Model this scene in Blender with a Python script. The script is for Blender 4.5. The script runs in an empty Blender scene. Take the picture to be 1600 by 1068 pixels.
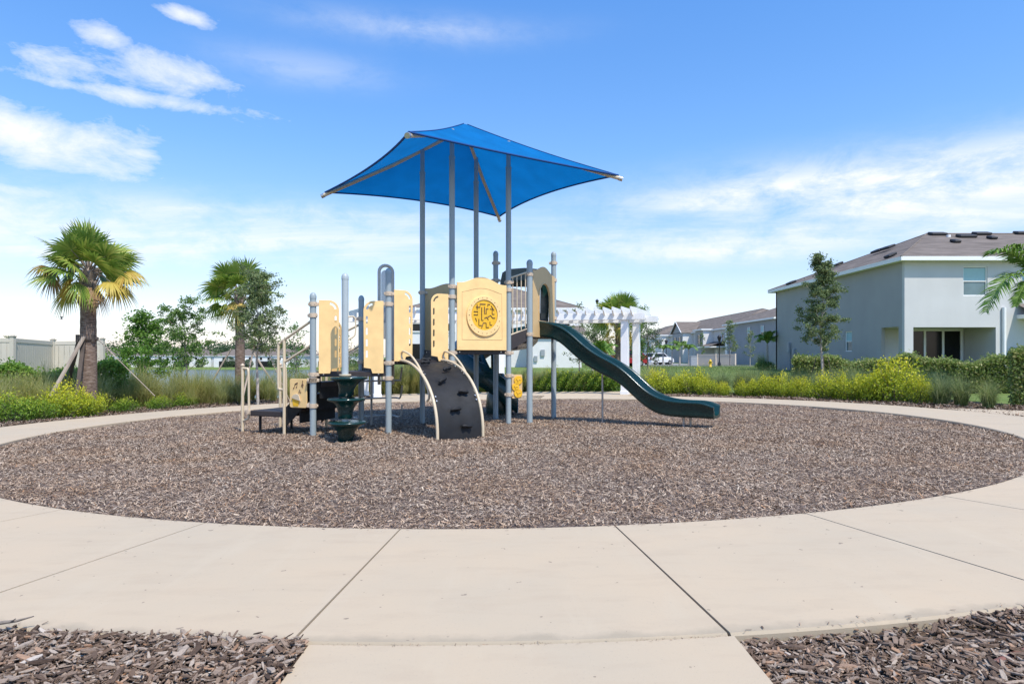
import bpy, math, random
import numpy as np
from mathutils import Vector, Matrix
R = math.radians
random.seed(5); RNG = np.random.default_rng(11)
SC = bpy.context.scene; COL = SC.collection

# ------------------------------------------------------------------ camera, sky, sun, exposure
EYE = 1.2
cd = bpy.data.cameras.new('camera'); cam = bpy.data.objects.new('camera', cd); COL.objects.link(cam)
cam.location = (0, 0, EYE); cam.rotation_euler = (R(90), 0, 0)
cd.sensor_width = 36; cd.lens = 22.5; cd.shift_y = 23/1600; cd.clip_end = 6000; cd.clip_start = .05
SC.camera = cam
SUN = Vector((.545*.53, -.839*.53, .848)).normalized()
sl = bpy.data.lights.new('sun', 'SUN'); sl.energy = 4.0; sl.angle = R(.53); sl.color = (1, .94, .85)
so = bpy.data.objects.new('sun', sl); COL.objects.link(so)
so.rotation_euler = SUN.to_track_quat('Z', 'Y').to_euler(); so.location = (10, -10, 30)
SC.view_settings.view_transform = 'Standard'; SC.view_settings.look = 'None'
SC.view_settings.gamma = 1; SC.view_settings.exposure = .36

def node(nt, t, **k):
    n = nt.nodes.new(t)
    for a, b in k.items():
        if a.startswith('i_'):
            n.inputs[a[2:].replace('_', ' ')].default_value = b
        else: setattr(n, a, b)
    return n
def mathn(nt, op, a, b=None, clamp=False):
    n = nt.nodes.new('ShaderNodeMath'); n.operation = op; n.use_clamp = clamp
    for i, v in enumerate((a, b)):
        if v is None: continue
        if isinstance(v, (int, float)): n.inputs[i].default_value = v
        else: nt.links.new(v, n.inputs[i])
    return n.outputs[0]
def ramp(nt, src, stops, interp='LINEAR'):
    n = nt.nodes.new('ShaderNodeValToRGB'); nt.links.new(src, n.inputs[0])
    cr = n.color_ramp; cr.interpolation = interp
    while len(cr.elements) > 1: cr.elements.remove(cr.elements[-1])
    cr.elements[0].position = stops[0][0]; cr.elements[0].color = (*stops[0][1], 1)
    for p, c in stops[1:]:
        e = cr.elements.new(p); e.color = (*c, 1)
    return n.outputs[0]
def mixc(nt, f, a, b, bt='MIX'):
    n = nt.nodes.new('ShaderNodeMix'); n.data_type = 'RGBA'; n.blend_type = bt
    for i, v in ((0, f), (6, a), (7, b)):
        if isinstance(v, (int, float)): n.inputs[i].default_value = v
        elif isinstance(v, tuple): n.inputs[i].default_value = (*v, 1)
        else: nt.links.new(v, n.inputs[i])
    return n.outputs[2]

W = bpy.data.worlds.new('World'); SC.world = W; W.use_nodes = True
nt = W.node_tree; nt.nodes.clear(); L = nt.links
sky = node(nt, 'ShaderNodeTexSky', sky_type='NISHITA', sun_disc=False)
sky.sun_elevation = math.asin(SUN.z); sky.sun_rotation = math.atan2(SUN.x, SUN.y)
sky.air_density = 1.0; sky.dust_density = .6; sky.ozone_density = 2.0; sky.altitude = 0
tc = node(nt, 'ShaderNodeTexCoord'); sep = node(nt, 'ShaderNodeSeparateXYZ'); L.new(tc.outputs['Generated'], sep.inputs[0])
X_, Y_, Z_ = sep.outputs
zc = mathn(nt, 'ADD', mathn(nt, 'MAXIMUM', Z_, 0.0), .07)
cmb = node(nt, 'ShaderNodeCombineXYZ'); L.new(mathn(nt, 'DIVIDE', X_, zc), cmb.inputs[0]); L.new(mathn(nt, 'DIVIDE', Y_, zc), cmb.inputs[1])
def noise_w(vec, scale, det, rough=.55, dist=0., rot=0, sc=(1, 1, 1), loc=(0, 0, 0)):
    mp = node(nt, 'ShaderNodeMapping'); mp.inputs['Rotation'].default_value = (0, 0, rot); mp.inputs['Scale'].default_value = sc
    mp.inputs['Location'].default_value = loc
    L.new(vec, mp.inputs[0])
    n = node(nt, 'ShaderNodeTexNoise'); n.inputs['Scale'].default_value = scale; n.inputs['Detail'].default_value = det
    n.inputs['Roughness'].default_value = rough; n.inputs['Distortion'].default_value = dist
    L.new(mp.outputs[0], n.inputs['Vector']); return n.outputs['Fac']
veil = noise_w(cmb.outputs[0], .55, 7, .62, .4, R(20), (.55, 1.5, 1), (3.1, 1.7, 0))
puff = noise_w(tc.outputs['Generated'], 9.5, 12, .66, .25, 0, (1.0, 1.0, 2.2), (0, 0, .4))
# low bright bands of thin cloud
def blob(px, py, sx, sy):
    d = Vector(((px-800)/1000, 1, (557-py)/1000)); n_ = d.length; d.normalize()
    dx = mathn(nt, 'DIVIDE', mathn(nt, 'SUBTRACT', X_, d.x), sx); dz = mathn(nt, 'DIVIDE', mathn(nt, 'SUBTRACT', Z_, d.z), sy)
    q = mathn(nt, 'ADD', mathn(nt, 'MULTIPLY', dx, dx), mathn(nt, 'MULTIPLY', dz, dz))
    front = mathn(nt, 'GREATER_THAN', Y_, 0)
    return mathn(nt, 'MULTIPLY', mathn(nt, 'POWER', 2.718, mathn(nt, 'MULTIPLY', q, -1)), front)
acc = None
for b in ((95, 105, .055, .028), (235, 105, .085, .034), (165, 60, .035, .02), (70, 215, .12, .045), (30, 298, .06, .013), (295, 25, .035, .012), (180, 145, .13, .012),
          (220, 240, .03, .01)):
    v = blob(*b); acc = v if acc is None else mathn(nt, 'MAXIMUM', acc, v)
m1 = mathn(nt, 'MULTIPLY', mathn(nt, 'SUBTRACT', mathn(nt, 'ADD', puff, mathn(nt, 'MULTIPLY', acc, .44)), .70), 2.7, True)
m1 = mathn(nt, 'MULTIPLY', mathn(nt, 'POWER', m1, .8), .95, True)
acc2 = None
for b in ((420, 358, .22, .032), (250, 372, .2, .03), (560, 360, .16, .034), (1480, 285, .3, .045), (1250, 330, .3, .04), (1080, 385, .3, .03), (480, 110, .10, .02), (640, 45, .16, .016), (60, 360, .2, .04)):
    v = blob(*b) if b[1] > 200 else mathn(nt, 'MULTIPLY', blob(*b), .42); acc2 = v if acc2 is None else mathn(nt, 'ADD', acc2, v)
m2 = mathn(nt, 'MULTIPLY', mathn(nt, 'MULTIPLY', mathn(nt, 'MINIMUM', acc2, 1.0), mathn(nt, 'MULTIPLY', mathn(nt, 'SUBTRACT', puff, .28), 3.6, True)), mathn(nt, 'MULTIPLY', mathn(nt, 'SUBTRACT', veil, .31), 3.2, True), True)
hz = mathn(nt, 'POWER', mathn(nt, 'SUBTRACT', 1, mathn(nt, 'MAXIMUM', Z_, 0)), 11)
m3 = mathn(nt, 'MULTIPLY', hz, mathn(nt, 'ADD', mathn(nt, 'MULTIPLY', veil, .9), .02, True))
mask = mathn(nt, 'MAXIMUM', m1, mathn(nt, 'MULTIPLY', m2, .95)); mask = mathn(nt, 'MAXIMUM', mask, mathn(nt, 'MULTIPLY', m3, .75), True)
skyc = mixc(nt, 1.0, sky.outputs[0], ramp(nt, Z_, [(0, (1.16, 1.0, 1.08)), (.12, (1.0, 1.0, 1.12)), (.3, (.76, 1.06, 1.32)), (.5, (.66, 1.10, 1.52)), (1, (.6, 1.0, 1.4))]), 'MULTIPLY')
cl = mixc(nt, mask, skyc, (5.6, 5.75, 5.9))
bg = node(nt, 'ShaderNodeBackground'); bg.inputs[1].default_value = .145; L.new(cl, bg.inputs[0])
wo = node(nt, 'ShaderNodeOutputWorld'); L.new(bg.outputs[0], wo.inputs[0])

# ------------------------------------------------------------------ materials
def mat(name, col, rough=.6, var=.12, nscale=8, bump=0., bscale=60, metal=0., col2=None, island=False, spec=.5, transl=None, stops=None, objvar=0., coat=0., coords='Object', detail=6, stretch=(1, 1, 1)):
    m = bpy.data.materials.new(name); m.use_nodes = True; t = m.node_tree; b = t.nodes['Principled BSDF']
    b.inputs['Roughness'].default_value = rough; b.inputs['Metallic'].default_value = metal
    b.inputs['Specular IOR Level'].default_value = spec; b.inputs['Coat Weight'].default_value = coat
    tcn = t.nodes.new('ShaderNodeTexCoord'); mp = t.nodes.new('ShaderNodeMapping'); mp.inputs['Scale'].default_value = stretch
    t.links.new(tcn.outputs[coords], mp.inputs[0])
    nz = t.nodes.new('ShaderNodeTexNoise'); nz.inputs['Scale'].default_value = nscale; nz.inputs['Detail'].default_value = detail
    t.links.new(mp.outputs[0], nz.inputs['Vector'])
    if stops:
        src = nz.outputs['Fac']
        if island:
            g = t.nodes.new('ShaderNodeNewGeometry'); src = g.outputs['Random Per Island']
        c = ramp(t, src, stops)
    else:
        c2 = col2 or tuple(v*(1-var) for v in col); c1 = tuple(min(1, v*(1+var*.6)) for v in col)
        src = mathn(t, 'MULTIPLY', mathn(t, 'SUBTRACT', nz.outputs['Fac'], .3), 2.5, True)
        if island:
            g = t.nodes.new('ShaderNodeNewGeometry'); src = g.outputs['Random Per Island']
        c = mixc(t, src, c2, c1)
    if objvar:
        oi = t.nodes.new('ShaderNodeObjectInfo')
        c = mixc(t, 1.0, c, ramp(t, oi.outputs['Random'], [(0, (1-objvar,)*3), (.5, (1, 1-objvar*.3, 1-objvar)), (1, (1, 1, 1))]), 'MULTIPLY')
    t.links.new(c, b.inputs['Base Color'])
    if bump:
        n2 = t.nodes.new('ShaderNodeTexNoise'); n2.inputs['Scale'].default_value = bscale; n2.inputs['Detail'].default_value = 4
        t.links.new(mp.outputs[0], n2.inputs['Vector'])
        bp = t.nodes.new('ShaderNodeBump'); bp.inputs['Strength'].default_value = bump; bp.inputs['Distance'].default_value = .02
        t.links.new(n2.outputs['Fac'], bp.inputs['Height']); t.links.new(bp.outputs[0], b.inputs['Normal'])
    if transl:
        tr = t.nodes.new('ShaderNodeBsdfTranslucent'); ms = t.nodes.new('ShaderNodeMixShader'); ms.inputs[0].default_value = transl
        t.links.new(c, tr.inputs[0]); t.links.new(b.outputs[0], ms.inputs[1]); t.links.new(tr.outputs[0], ms.inputs[2])
        t.links.new(ms.outputs[0], t.nodes['Material Output'].inputs[0])
    return m
M = {}
def concrete():
    m = mat('concrete', (.50, .435, .36), .85, bump=.12, bscale=220)
    t = m.node_tree; b = t.nodes['Principled BSDF']
    g = t.nodes.new('ShaderNodeNewGeometry')
    def nz(s, d, sc=(1, 1, 1), r=.6):
        mp = t.nodes.new('ShaderNodeMapping'); mp.inputs['Scale'].default_value = sc; t.links.new(g.outputs['Position'], mp.inputs[0])
        n = t.nodes.new('ShaderNodeTexNoise'); n.inputs['Scale'].default_value = s; n.inputs['Detail'].default_value = d; n.inputs['Roughness'].default_value = r
        t.links.new(mp.outputs[0], n.inputs['Vector']); return n.outputs['Fac']
    c = mixc(t, mathn(t, 'MULTIPLY', mathn(t, 'SUBTRACT', nz(.55, 5), .35), 3, True), (.50, .388, .262), (.45, .368, .262))
    c = mixc(t, mathn(t, 'MULTIPLY', mathn(t, 'SUBTRACT', nz(2.2, 8, (1, 3.0, 1)), .50), 2.2, True), c, (.42, .325, .225))
    c = mixc(t, mathn(t, 'MULTIPLY', mathn(t, 'SUBTRACT', nz(1.3, 6, (3.5, .8, 1)), .55), 2.6, True), c, (.50, .41, .29))
    c = mixc(t, mathn(t, 'MULTIPLY', mathn(t, 'SUBTRACT', nz(90, 2), .63), 4, True), c, (.34, .28, .22))
    c = mixc(t, mathn(t, 'MULTIPLY', mathn(t, 'SUBTRACT', nz(7, 3), .76), 9, True), c, (.22, .18, .14))
    # edge grime along the outer rim of the ring, a stain with its own place
    sp = t.nodes.new('ShaderNodeVectorMath'); sp.operation = 'DISTANCE'; sp.inputs[1].default_value = (-.167, 13.36, -.15); t.links.new(g.outputs['Position'], sp.inputs[0])
    e = mathn(t, 'MULTIPLY', mathn(t, 'SUBTRACT', mathn(t, 'ADD', sp.outputs['Value'], mathn(t, 'MULTIPLY', nz(5, 5), .22)), 10.62), 14, True)
    e2 = mathn(t, 'LESS_THAN', sp.outputs['Value'], 10.61)
    c = mixc(t, mathn(t, 'MULTIPLY', mathn(t, 'MULTIPLY', e, e2), .5), c, (.27, .225, .16))
    c = mixc(t, mathn(t, 'MULTIPLY', mathn(t, 'GREATER_THAN', nz(16, 2), .735), .7), c, (.16, .12, .09))
    t.links.new(c, b.inputs['Base Color']); return m
M['concrete'] = concrete()
CHIP = [(0, (.09, .062, .048)), (.2, (.20, .145, .112)), (.5, (.36, .285, .235)), (.78, (.45, .37, .31)), (.93, (.54, .47, .405)), (.955, (.40, .22, .12)), (1, (.66, .59, .51))]
M['chip'] = mat('wood_chips', (.2, .15, .12), .85, stops=CHIP, island=True, bump=.5, bscale=90, spec=.2)
def patchy(m):
    t = m.node_tree; b = t.nodes['Principled BSDF']; src = b.inputs['Base Color'].links[0].from_socket; g = t.nodes.new('ShaderNodeNewGeometry')
    n = t.nodes.new('ShaderNodeTexNoise'); n.inputs['Scale'].default_value = .9; n.inputs['Detail'].default_value = 7; n.inputs['Roughness'].default_value = .65; t.links.new(g.outputs['Position'], n.inputs['Vector'])
    c = mixc(t, 1.0, src, ramp(t, n.outputs['Fac'], [(.3, (.82, .66, .50)), (.45, (1.02, .91, .77)), (.58, (1.02, .97, .88)), (.72, (.88, .74, .58))]), 'MULTIPLY'); t.links.new(c, b.inputs['Base Color'])
patchy(M['chip'])
M['chip_dark'] = mat('bark_chips', (.2, .15, .12), .85, stops=[(0, (.065, .042, .03)), (.3, (.16, .105, .072)), (.6, (.25, .178, .13)), (.85, (.39, .315, .25)), (.93, (.32, .17, .09)), (1, (.50, .43, .36))], island=True, bump=.6, bscale=70, spec=.2)
M['mulch'] = mat('mulch_base', (.16, .11, .085), .95, stops=[(.3, (.055, .038, .03)), (.5, (.17, .125, .10)), (.62, (.27, .21, .18)), (.75, (.10, .07, .055))], nscale=38, bump=1.0, bscale=45, spec=.1)
M['soil'] = mat('bed_soil', (.10, .07, .05), .95, stops=[(.3, (.035, .025, .018)), (.55, (.11, .075, .055)), (.75, (.15, .125, .075))], nscale=14, bump=1.0, bscale=40, spec=.1)
M['lawn'] = mat('lawn', (.09, .15, .04), .9, stops=[(.25, (.09, .14, .035)), (.5, (.14, .20, .055)), (.7, (.20, .24, .085))], nscale=1.3, bump=.8, bscale=30, spec=.1, coords='Object')
M['blade'] = mat('lawn_blades', (.1, .17, .04), .7, stops=[(0, (.10, .16, .04)), (.6, (.16, .23, .06)), (1, (.26, .29, .11))], island=True, transl=.3)
M['post'] = mat('blue_grey_powder_coat', (.30, .35, .36), .42, var=.06, nscale=3, bump=.03, bscale=200)
M['postlight'] = mat('pale_grey_powder_coat', (.40, .45, .46), .42, var=.06, nscale=3)
M['tan'] = mat('tan_powder_coat', (.62, .50, .34), .42, var=.08, nscale=5)
M['clamp'] = mat('tan_clamp', (.55, .43, .31), .5, var=.1, nscale=20)
M['cream'] = mat('cream_yellow_plastic', (.88, .585, .25), .5, var=.10, nscale=5, bump=.05, bscale=300)
M['creamtan_shade'] = mat('tan_and_shaded_cream_plastic', (.62, .42, .20), .5, var=.05, nscale=3)  # on the arch panels this is cream with shade put into the colour
M['amber'] = mat('amber_plastic', (.80, .44, .02), .38, var=.12, nscale=14)
M['brown'] = mat('dark_brown_vinyl', (.035, .026, .024), .55, var=.2, nscale=20, bump=.2, bscale=150)
M['blackv'] = mat('black_textured_plastic', (.016, .016, .017), .6, var=.3, nscale=6, bump=.15, bscale=200, spec=.3)
M['mark'] = mat('dark_engraving', (.10, .045, .03), .6)
M['green'] = mat('dark_green_plastic', (.004, .032, .028), .2, var=.15, nscale=3, bump=.04, bscale=14, spec=.6)
M['bolt'] = mat('steel_bolt', (.62, .6, .58), .3, metal=.8, var=.05)
M['steel'] = mat('galvanised_steel', (.42, .39, .36), .4, metal=.5, var=.15, nscale=12)
M['loop'] = mat('taupe_tube', (.50, .46, .40), .45, var=.1)
M['white'] = mat('white_painted_vinyl', (.80, .79, .77), .5, var=.04, nscale=3)
def fabric():
    m = mat('blue_shade_cloth', (.003, .19, .52), .8, var=.12, nscale=2.5, transl=.42, spec=.15)
    t = m.node_tree; b = t.nodes['Principled BSDF']
    wv = t.nodes.new('ShaderNodeTexWave'); wv.inputs['Scale'].default_value = 14; wv.inputs['Distortion'].default_value = .6
    tcn = t.nodes.new('ShaderNodeTexCoord'); mp = t.nodes.new('ShaderNodeMapping'); mp.inputs['Rotation'].default_value = (0, 0, R(33)); t.links.new(tcn.outputs['Object'], mp.inputs[0])
    t.links.new(mp.outputs[0], wv.inputs['Vector'])
    bp = t.nodes.new('ShaderNodeBump'); bp.inputs['Strength'].default_value = .12; bp.inputs['Distance'].default_value = .01
    t.links.new(wv.outputs['Fac'], bp.inputs['Height']); t.links.new(bp.outputs[0], b.inputs['Normal'])
    return m
M['fabric'] = fabric()
M['hem'] = mat('navy_hem', (.004, .06, .24), .8, transl=.15)
def stucco(name, c, **k): return mat(name, c, .9, var=.06, nscale=.7, bump=.25, bscale=60, spec=.2, **k)
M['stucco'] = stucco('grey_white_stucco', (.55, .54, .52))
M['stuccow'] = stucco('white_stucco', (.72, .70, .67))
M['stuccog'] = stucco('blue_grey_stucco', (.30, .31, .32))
M['stucco_shade'] = stucco('shaded_mid_grey_stucco', (.365, .355, .34))  # darker copy of the front stucco, side wall shade put into the colour
M['trim'] = mat('white_trim', (.78, .77, .74), .55, var=.03)
def shingle():
    m = mat('brown_shingles', (.16, .115, .092), .9, spec=.2)
    t = m.node_tree; b = t.nodes['Principled BSDF']; g = t.nodes.new('ShaderNodeNewGeometry')
    mp = t.nodes.new('ShaderNodeMapping'); mp.inputs['Scale'].default_value = (.6, .6, 6); t.links.new(g.outputs['Position'], mp.inputs[0])
    n = t.nodes.new('ShaderNodeTexNoise'); n.inputs['Scale'].default_value = 1.6; n.inputs['Detail'].default_value = 8; t.links.new(mp.outputs[0], n.inputs['Vector'])
    c = ramp(t, n.outputs['Fac'], [(.3, (.12, .098, .082)), (.5, (.165, .137, .115)), (.68, (.22, .18, .155))])
    t.links.new(c, b.inputs['Base Color']); return m
M['roof'] = shingle()
M['vent'] = mat('black_roof_vent', (.02, .02, .022), .6)
M['glass'] = mat('window_glass', (.10, .16, .17), .06, var=.25, nscale=1.2, spec=.8)
M['glassdark'] = mat('dark_glass', (.012, .013, .014), .12, var=.3, nscale=1.5, spec=.3)
M['blind'] = mat('pale_blind', (.35, .52, .53), .7, var=.05)
M['shutter'] = mat('dark_shutter', (.035, .045, .06), .6)
M['metalbox'] = mat('grey_utility_metal', (.30, .32, .33), .5)
M['fencev'] = mat('almond_vinyl', (.54, .49, .40), .55, var=.05, nscale=2)
M['fencetan'] = mat('cream_vinyl', (.62, .52, .40), .6, var=.05, nscale=1)
M['black'] = mat('black_metal', (.015, .015, .017), .4)
M['bark'] = mat('grey_bark', (.22, .18, .15), .9, var=.4, nscale=14, bump=.8, bscale=30, stretch=(1, 1, .3))
M['palmbark'] = mat('palm_bark', (.21, .15, .115), .95, stops=[(.3, (.09, .06, .045)), (.5, (.22, .155, .12)), (.7, (.32, .25, .20))], nscale=9, bump=1., bscale=22, stretch=(1, 1, 5), spec=.1)
M['boot'] = mat('palm_boots', (.28, .22, .17), .9, var=.4, nscale=9, bump=.5, bscale=30)
M['lumber'] = mat('weathered_lumber', (.38, .30, .23), .85, var=.3, nscale=5, stretch=(1, 1, .2), bump=.3)
M['lumberdark'] = mat('dark_lumber', (.10, .075, .06), .85, var=.3, nscale=5)
def leafm(n, a, b_, c=None, tr=.3, rough=.5, objvar=0):
    return mat(n, a, rough, stops=[(0, a), (.55, b_), (1, c or b_)], island=True, transl=tr, spec=.35, objvar=objvar)
M['palmleaf'] = leafm('sabal_leaf', (0.13, 0.23, 0.035), (0.26, 0.36, 0.06), (0.46, 0.46, 0.11), 0.35)
M['palmyellow'] = leafm('yellowing_palm_leaf', (0.42, 0.34, 0.06), (0.58, 0.44, 0.09), (0.42, 0.24, 0.05))
M['palmbrown'] = leafm('dead_palm_leaf', (.30, .18, .09), (.45, .32, .2), (.2, .11, .05))
M['feather'] = leafm('feather_palm_leaf', (0.084, 0.182, 0.028), (0.168, 0.294, 0.049), (0.280, 0.392, 0.098))
M['leafdark'] = leafm('dark_leaf', (0.07, 0.14, 0.035), (0.13, 0.23, 0.05), (0.26, 0.36, 0.1), 0.4)
M['leafoak'] = leafm('oak_leaf', (0.09, 0.14, 0.055), (0.18, 0.24, 0.09), (0.33, 0.38, 0.16), 0.4)
M['leafbright'] = leafm('bright_leaf', (0.07, 0.16, 0.02), (0.13, 0.26, 0.035), (0.26, 0.4, 0.07), 0.45)
M['hedge'] = leafm('hedge_leaf', (0.13, 0.2, 0.04), (0.26, 0.34, 0.08), (0.54, 0.5, 0.22), 0.45)
M['hedgebright'] = leafm('bright_hedge_leaf', (0.09, 0.19, 0.025), (0.18, 0.32, 0.04), (0.38, 0.5, 0.1), 0.45)
M['duranta'] = leafm('golden_leaf', (0.1, 0.19, 0.015), (0.46, 0.5, 0.03), (0.85, 0.72, 0.05), .35)
M['durantag'] = leafm('yellow_green_leaf', (0.06, 0.15, 0.015), (0.22, 0.34, 0.03), (0.62, 0.6, 0.05), .35)
M['grass'] = leafm('fountain_grass_blade', (0.24, 0.28, 0.07), (0.44, 0.46, 0.16), (0.66, 0.6, 0.3), .62, .6, .25)
M['grassb'] = leafm('blue_green_grass_blade', (0.13, 0.2, 0.07), (0.28, 0.35, 0.13), (0.46, 0.48, 0.24), .62, .6, .15)
M['dead'] = leafm('dry_stem', (.16, .10, .06), (.28, .19, .12), (.12, .08, .05), .1, .8)
M['farleaf'] = leafm('far_leaf', (0.042, 0.078, 0.034), (0.072, 0.120, 0.048), (0.108, 0.156, 0.072))
def water():
    m = mat('lake_water', (.09, .115, .10), .3, var=.2, nscale=.2, bump=.35, bscale=.6, spec=.22, stretch=(1, 4, 1)); return m
M['water'] = water()
M['redpaint'] = mat('red_car_paint', (.32, .02, .025), .25, var=.05, coat=.6)
M['whitepaint'] = mat('white_car_paint', (.72, .72, .72), .25, var=.03, coat=.5)
M['rubber'] = mat('tyre_rubber', (.02, .02, .02), .8)
M['yellow'] = mat('yellow_paint', (.65, .42, .03), .5)
M['pipe'] = mat('brown_irrigation_pipe', (.20, .085, .06), .7, var=.25, nscale=20)
M['asphalt'] = mat('road_surface', (.26, .25, .24), .9, var=.2, nscale=1)
M['trunkw'] = mat('pale_trunk', (.40, .35, .30), .85, var=.35, nscale=15, bump=.4)

def wear(m, lo, hi, sc=6, streak=(1, 1, 1), dirt=None):
    t = m.node_tree; b = t.nodes['Principled BSDF']; g = t.nodes.new('ShaderNodeNewGeometry'); mp = t.nodes.new('ShaderNodeMapping'); mp.inputs['Scale'].default_value = streak
    t.links.new(g.outputs['Position'], mp.inputs[0]); n = t.nodes.new('ShaderNodeTexNoise'); n.inputs['Scale'].default_value = sc; n.inputs['Detail'].default_value = 9; n.inputs['Roughness'].default_value = .7; t.links.new(mp.outputs[0], n.inputs['Vector'])
    t.links.new(mathn(t, 'ADD', mathn(t, 'MULTIPLY', mathn(t, 'SUBTRACT', n.outputs['Fac'], .35), (hi-lo)/.3, True), lo), b.inputs['Roughness'])
    if dirt:
        src = b.inputs['Base Color'].links[0].from_socket; f = mathn(t, 'MULTIPLY', mathn(t, 'SUBTRACT', n.outputs['Fac'], .52), 3.2, True)
        t.links.new(mixc(t, mathn(t, 'MULTIPLY', f, dirt[0]), src, dirt[1]), b.inputs['Base Color'])
wear(M['green'], .14, .34, 3, (1, 1, 2.5), (.05, (.10, .13, .12))); wear(M['cream'], .4, .65, 4, (1, 1, .5), (.16, (.62, .45, .24))); wear(M['post'], .35, .6, 7, (1, 1, .35), (.22, (.42, .43, .41)))
wear(M['blackv'], .42, .75, 5, (1, 1, 1), (.3, (.035, .032, .03))); wear(M['stucco'], .85, .95, .7, (2, 2, .25), (.14, (.40, .385, .36))); wear(M['stucco_shade'], .85, .95, .7, (2, 2, .25), (.16, (.25, .24, .225))); wear(M['white'], .45, .65, 3, (1, 1, .3), (.15, (.6, .57, .5)))
# ------------------------------------------------------------------ helpers
def link(o): COL.objects.link(o); return o
def worldloc(o):
    v = Vector((0, 0, 0))
    while o: v += o.location; o = o.parent
    return v
def empty(name, loc, label, cat, group=None, rz=0):
    o = link(bpy.data.objects.new(name, None)); o.location = loc; o.rotation_euler = (0, 0, rz); o.empty_display_size = .2
    return tag(o, label, cat, group)
def tag(o, label=None, cat=None, group=None, kind=None):
    if label: o['label'] = label
    if cat: o['category'] = cat
    if group: o['group'] = group
    if kind: o['kind'] = kind
    return o
class MB:
    def __init__(s): s.v = []; s.f = []; s.sm = []
    def add(s, vs, fs, smooth=False):
        n = len(s.v); s.v += [tuple(v) for v in vs]; s.f += [tuple(i+n for i in f) for f in fs]; s.sm += [smooth]*len(fs); return s
    def box(s, c, d, ax=None, bev=0.0):
        """c centre, d full sizes, ax optional 3 axes"""
        ax = ax or (Vector((1, 0, 0)), Vector((0, 1, 0)), Vector((0, 0, 1))); c = Vector(c)
        hx, hy, hz = d[0]/2, d[1]/2, d[2]/2; b = min(bev, hx*.6, hy*.6, hz*.6)
        if b <= 0:
            vs = [c+ax[0]*x*hx+ax[1]*y*hy+ax[2]*z*hz for z in (-1, 1) for y in (-1, 1) for x in (-1, 1)]
            return s.add(vs, [(0, 2, 3, 1), (4, 5, 7, 6), (0, 1, 5, 4), (2, 6, 7, 3), (0, 4, 6, 2), (1, 3, 7, 5)])
        vs = []; idx = {}
        for z in (-1, 1):
            for y in (-1, 1):
                for x in (-1, 1):
                    for k in range(3):
                        q = [x*(hx-b), y*(hy-b), z*(hz-b)]; q[k] += (x, y, z)[k]*b
                        idx[(x, y, z, k)] = len(vs); vs.append(c+ax[0]*q[0]+ax[1]*q[1]+ax[2]*q[2])
        F = []; I = lambda x, y, z, k: idx[(x, y, z, k)]
        for a in (-1, 1):
            F.append([I(a, -1, -1, 0), I(a, 1, -1, 0), I(a, 1, 1, 0), I(a, -1, 1, 0)][::a])
            F.append([I(-1, a, -1, 1), I(-1, a, 1, 1), I(1, a, 1, 1), I(1, a, -1, 1)][::a])
            F.append([I(-1, -1, a, 2), I(1, -1, a, 2), I(1, 1, a, 2), I(-1, 1, a, 2)][::a])
            for b_ in (-1, 1):
                F.append([I(a, b_, -1, 0), I(a, b_, -1, 1), I(a, b_, 1, 1), I(a, b_, 1, 0)])
                F.append([I(a, -1, b_, 0), I(a, -1, b_, 2), I(a, 1, b_, 2), I(a, 1, b_, 0)])
                F.append([I(-1, a, b_, 1), I(-1, a, b_, 2), I(1, a, b_, 2), I(1, a, b_, 1)])
                for c_ in (-1, 1): F.append([I(a, b_, c_, 0), I(a, b_, c_, 1), I(a, b_, c_, 2)])
        return s.add(vs, F)
    def tube(s, pts, r, n=10, cap=True, closed=False):
        pts = [Vector(p) for p in pts]; m = len(pts); rs = r if isinstance(r, (list, tuple)) else [r]*m
        up = Vector((.13, .21, .97)); vs = []; prev = None
        for i, p in enumerate(pts):
            if closed: d = pts[(i+1) % m]-pts[i-1]
            else: d = pts[min(i+1, m-1)]-pts[max(i-1, 0)]
            d.normalize()
            a = (up if prev is None else prev); a = a-d*a.dot(d)
            if a.length < 1e-3: a = Vector((1, 0, 0))-d*d.x
            a.normalize(); prev = a; b = d.cross(a)
            vs += [p+(a*math.cos(2*math.pi*k/n)+b*math.sin(2*math.pi*k/n))*rs[i] for k in range(n)]
        fs = [(i*n+k, i*n+(k+1) % n, ((i+1) % m)*n+(k+1) % n, ((i+1) % m)*n+k) for i in range(m if closed else m-1) for k in range(n)]
        s.add(vs, fs, True)
        if cap and not closed:
            s.add(vs[:n], [tuple(range(n))[::-1]]); s.add(vs[-n:], [tuple(range(n))])
        return s
    def lathe(s, c, prof, n=24, sx=1, off=None):
        c = Vector(c); vs = []
        for j, (r, z) in enumerate(prof):
            o = off(z) if off else (0, 0)
            vs += [c+Vector((o[0]+r*math.cos(2*math.pi*k/n), o[1]+r*math.sin(2*math.pi*k/n), z)) for k in range(n)]
        fs = [(i*n+k, i*n+(k+1) % n, (i+1)*n+(k+1) % n, (i+1)*n+k) for i in range(len(prof)-1) for k in range(n)]
        return s.add(vs, fs, True)
    def grid(s, rows, smooth=True, closed=False):
        m, n = len(rows), len(rows[0]); vs = [v for r in rows for v in r]
        fs = [(i*n+k, i*n+(k+1) % n, (i+1)*n+(k+1) % n, (i+1)*n+k) for i in range(m-1) for k in range(n if closed else n-1)]
        return s.add(vs, fs, smooth)
    def ball(s, c, r, n=10, sc=(1, 1, 1)):
        rows = []
        for i in range(n//2+1):
            a = math.pi*i/(n//2)
            rows.append([Vector(c)+Vector((math.sin(a)*math.cos(2*math.pi*k/n)*sc[0], math.sin(a)*math.sin(2*math.pi*k/n)*sc[1], math.cos(a)*sc[2]))*r for k in range(n)])
        return s.grid(rows, True, True)
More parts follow.
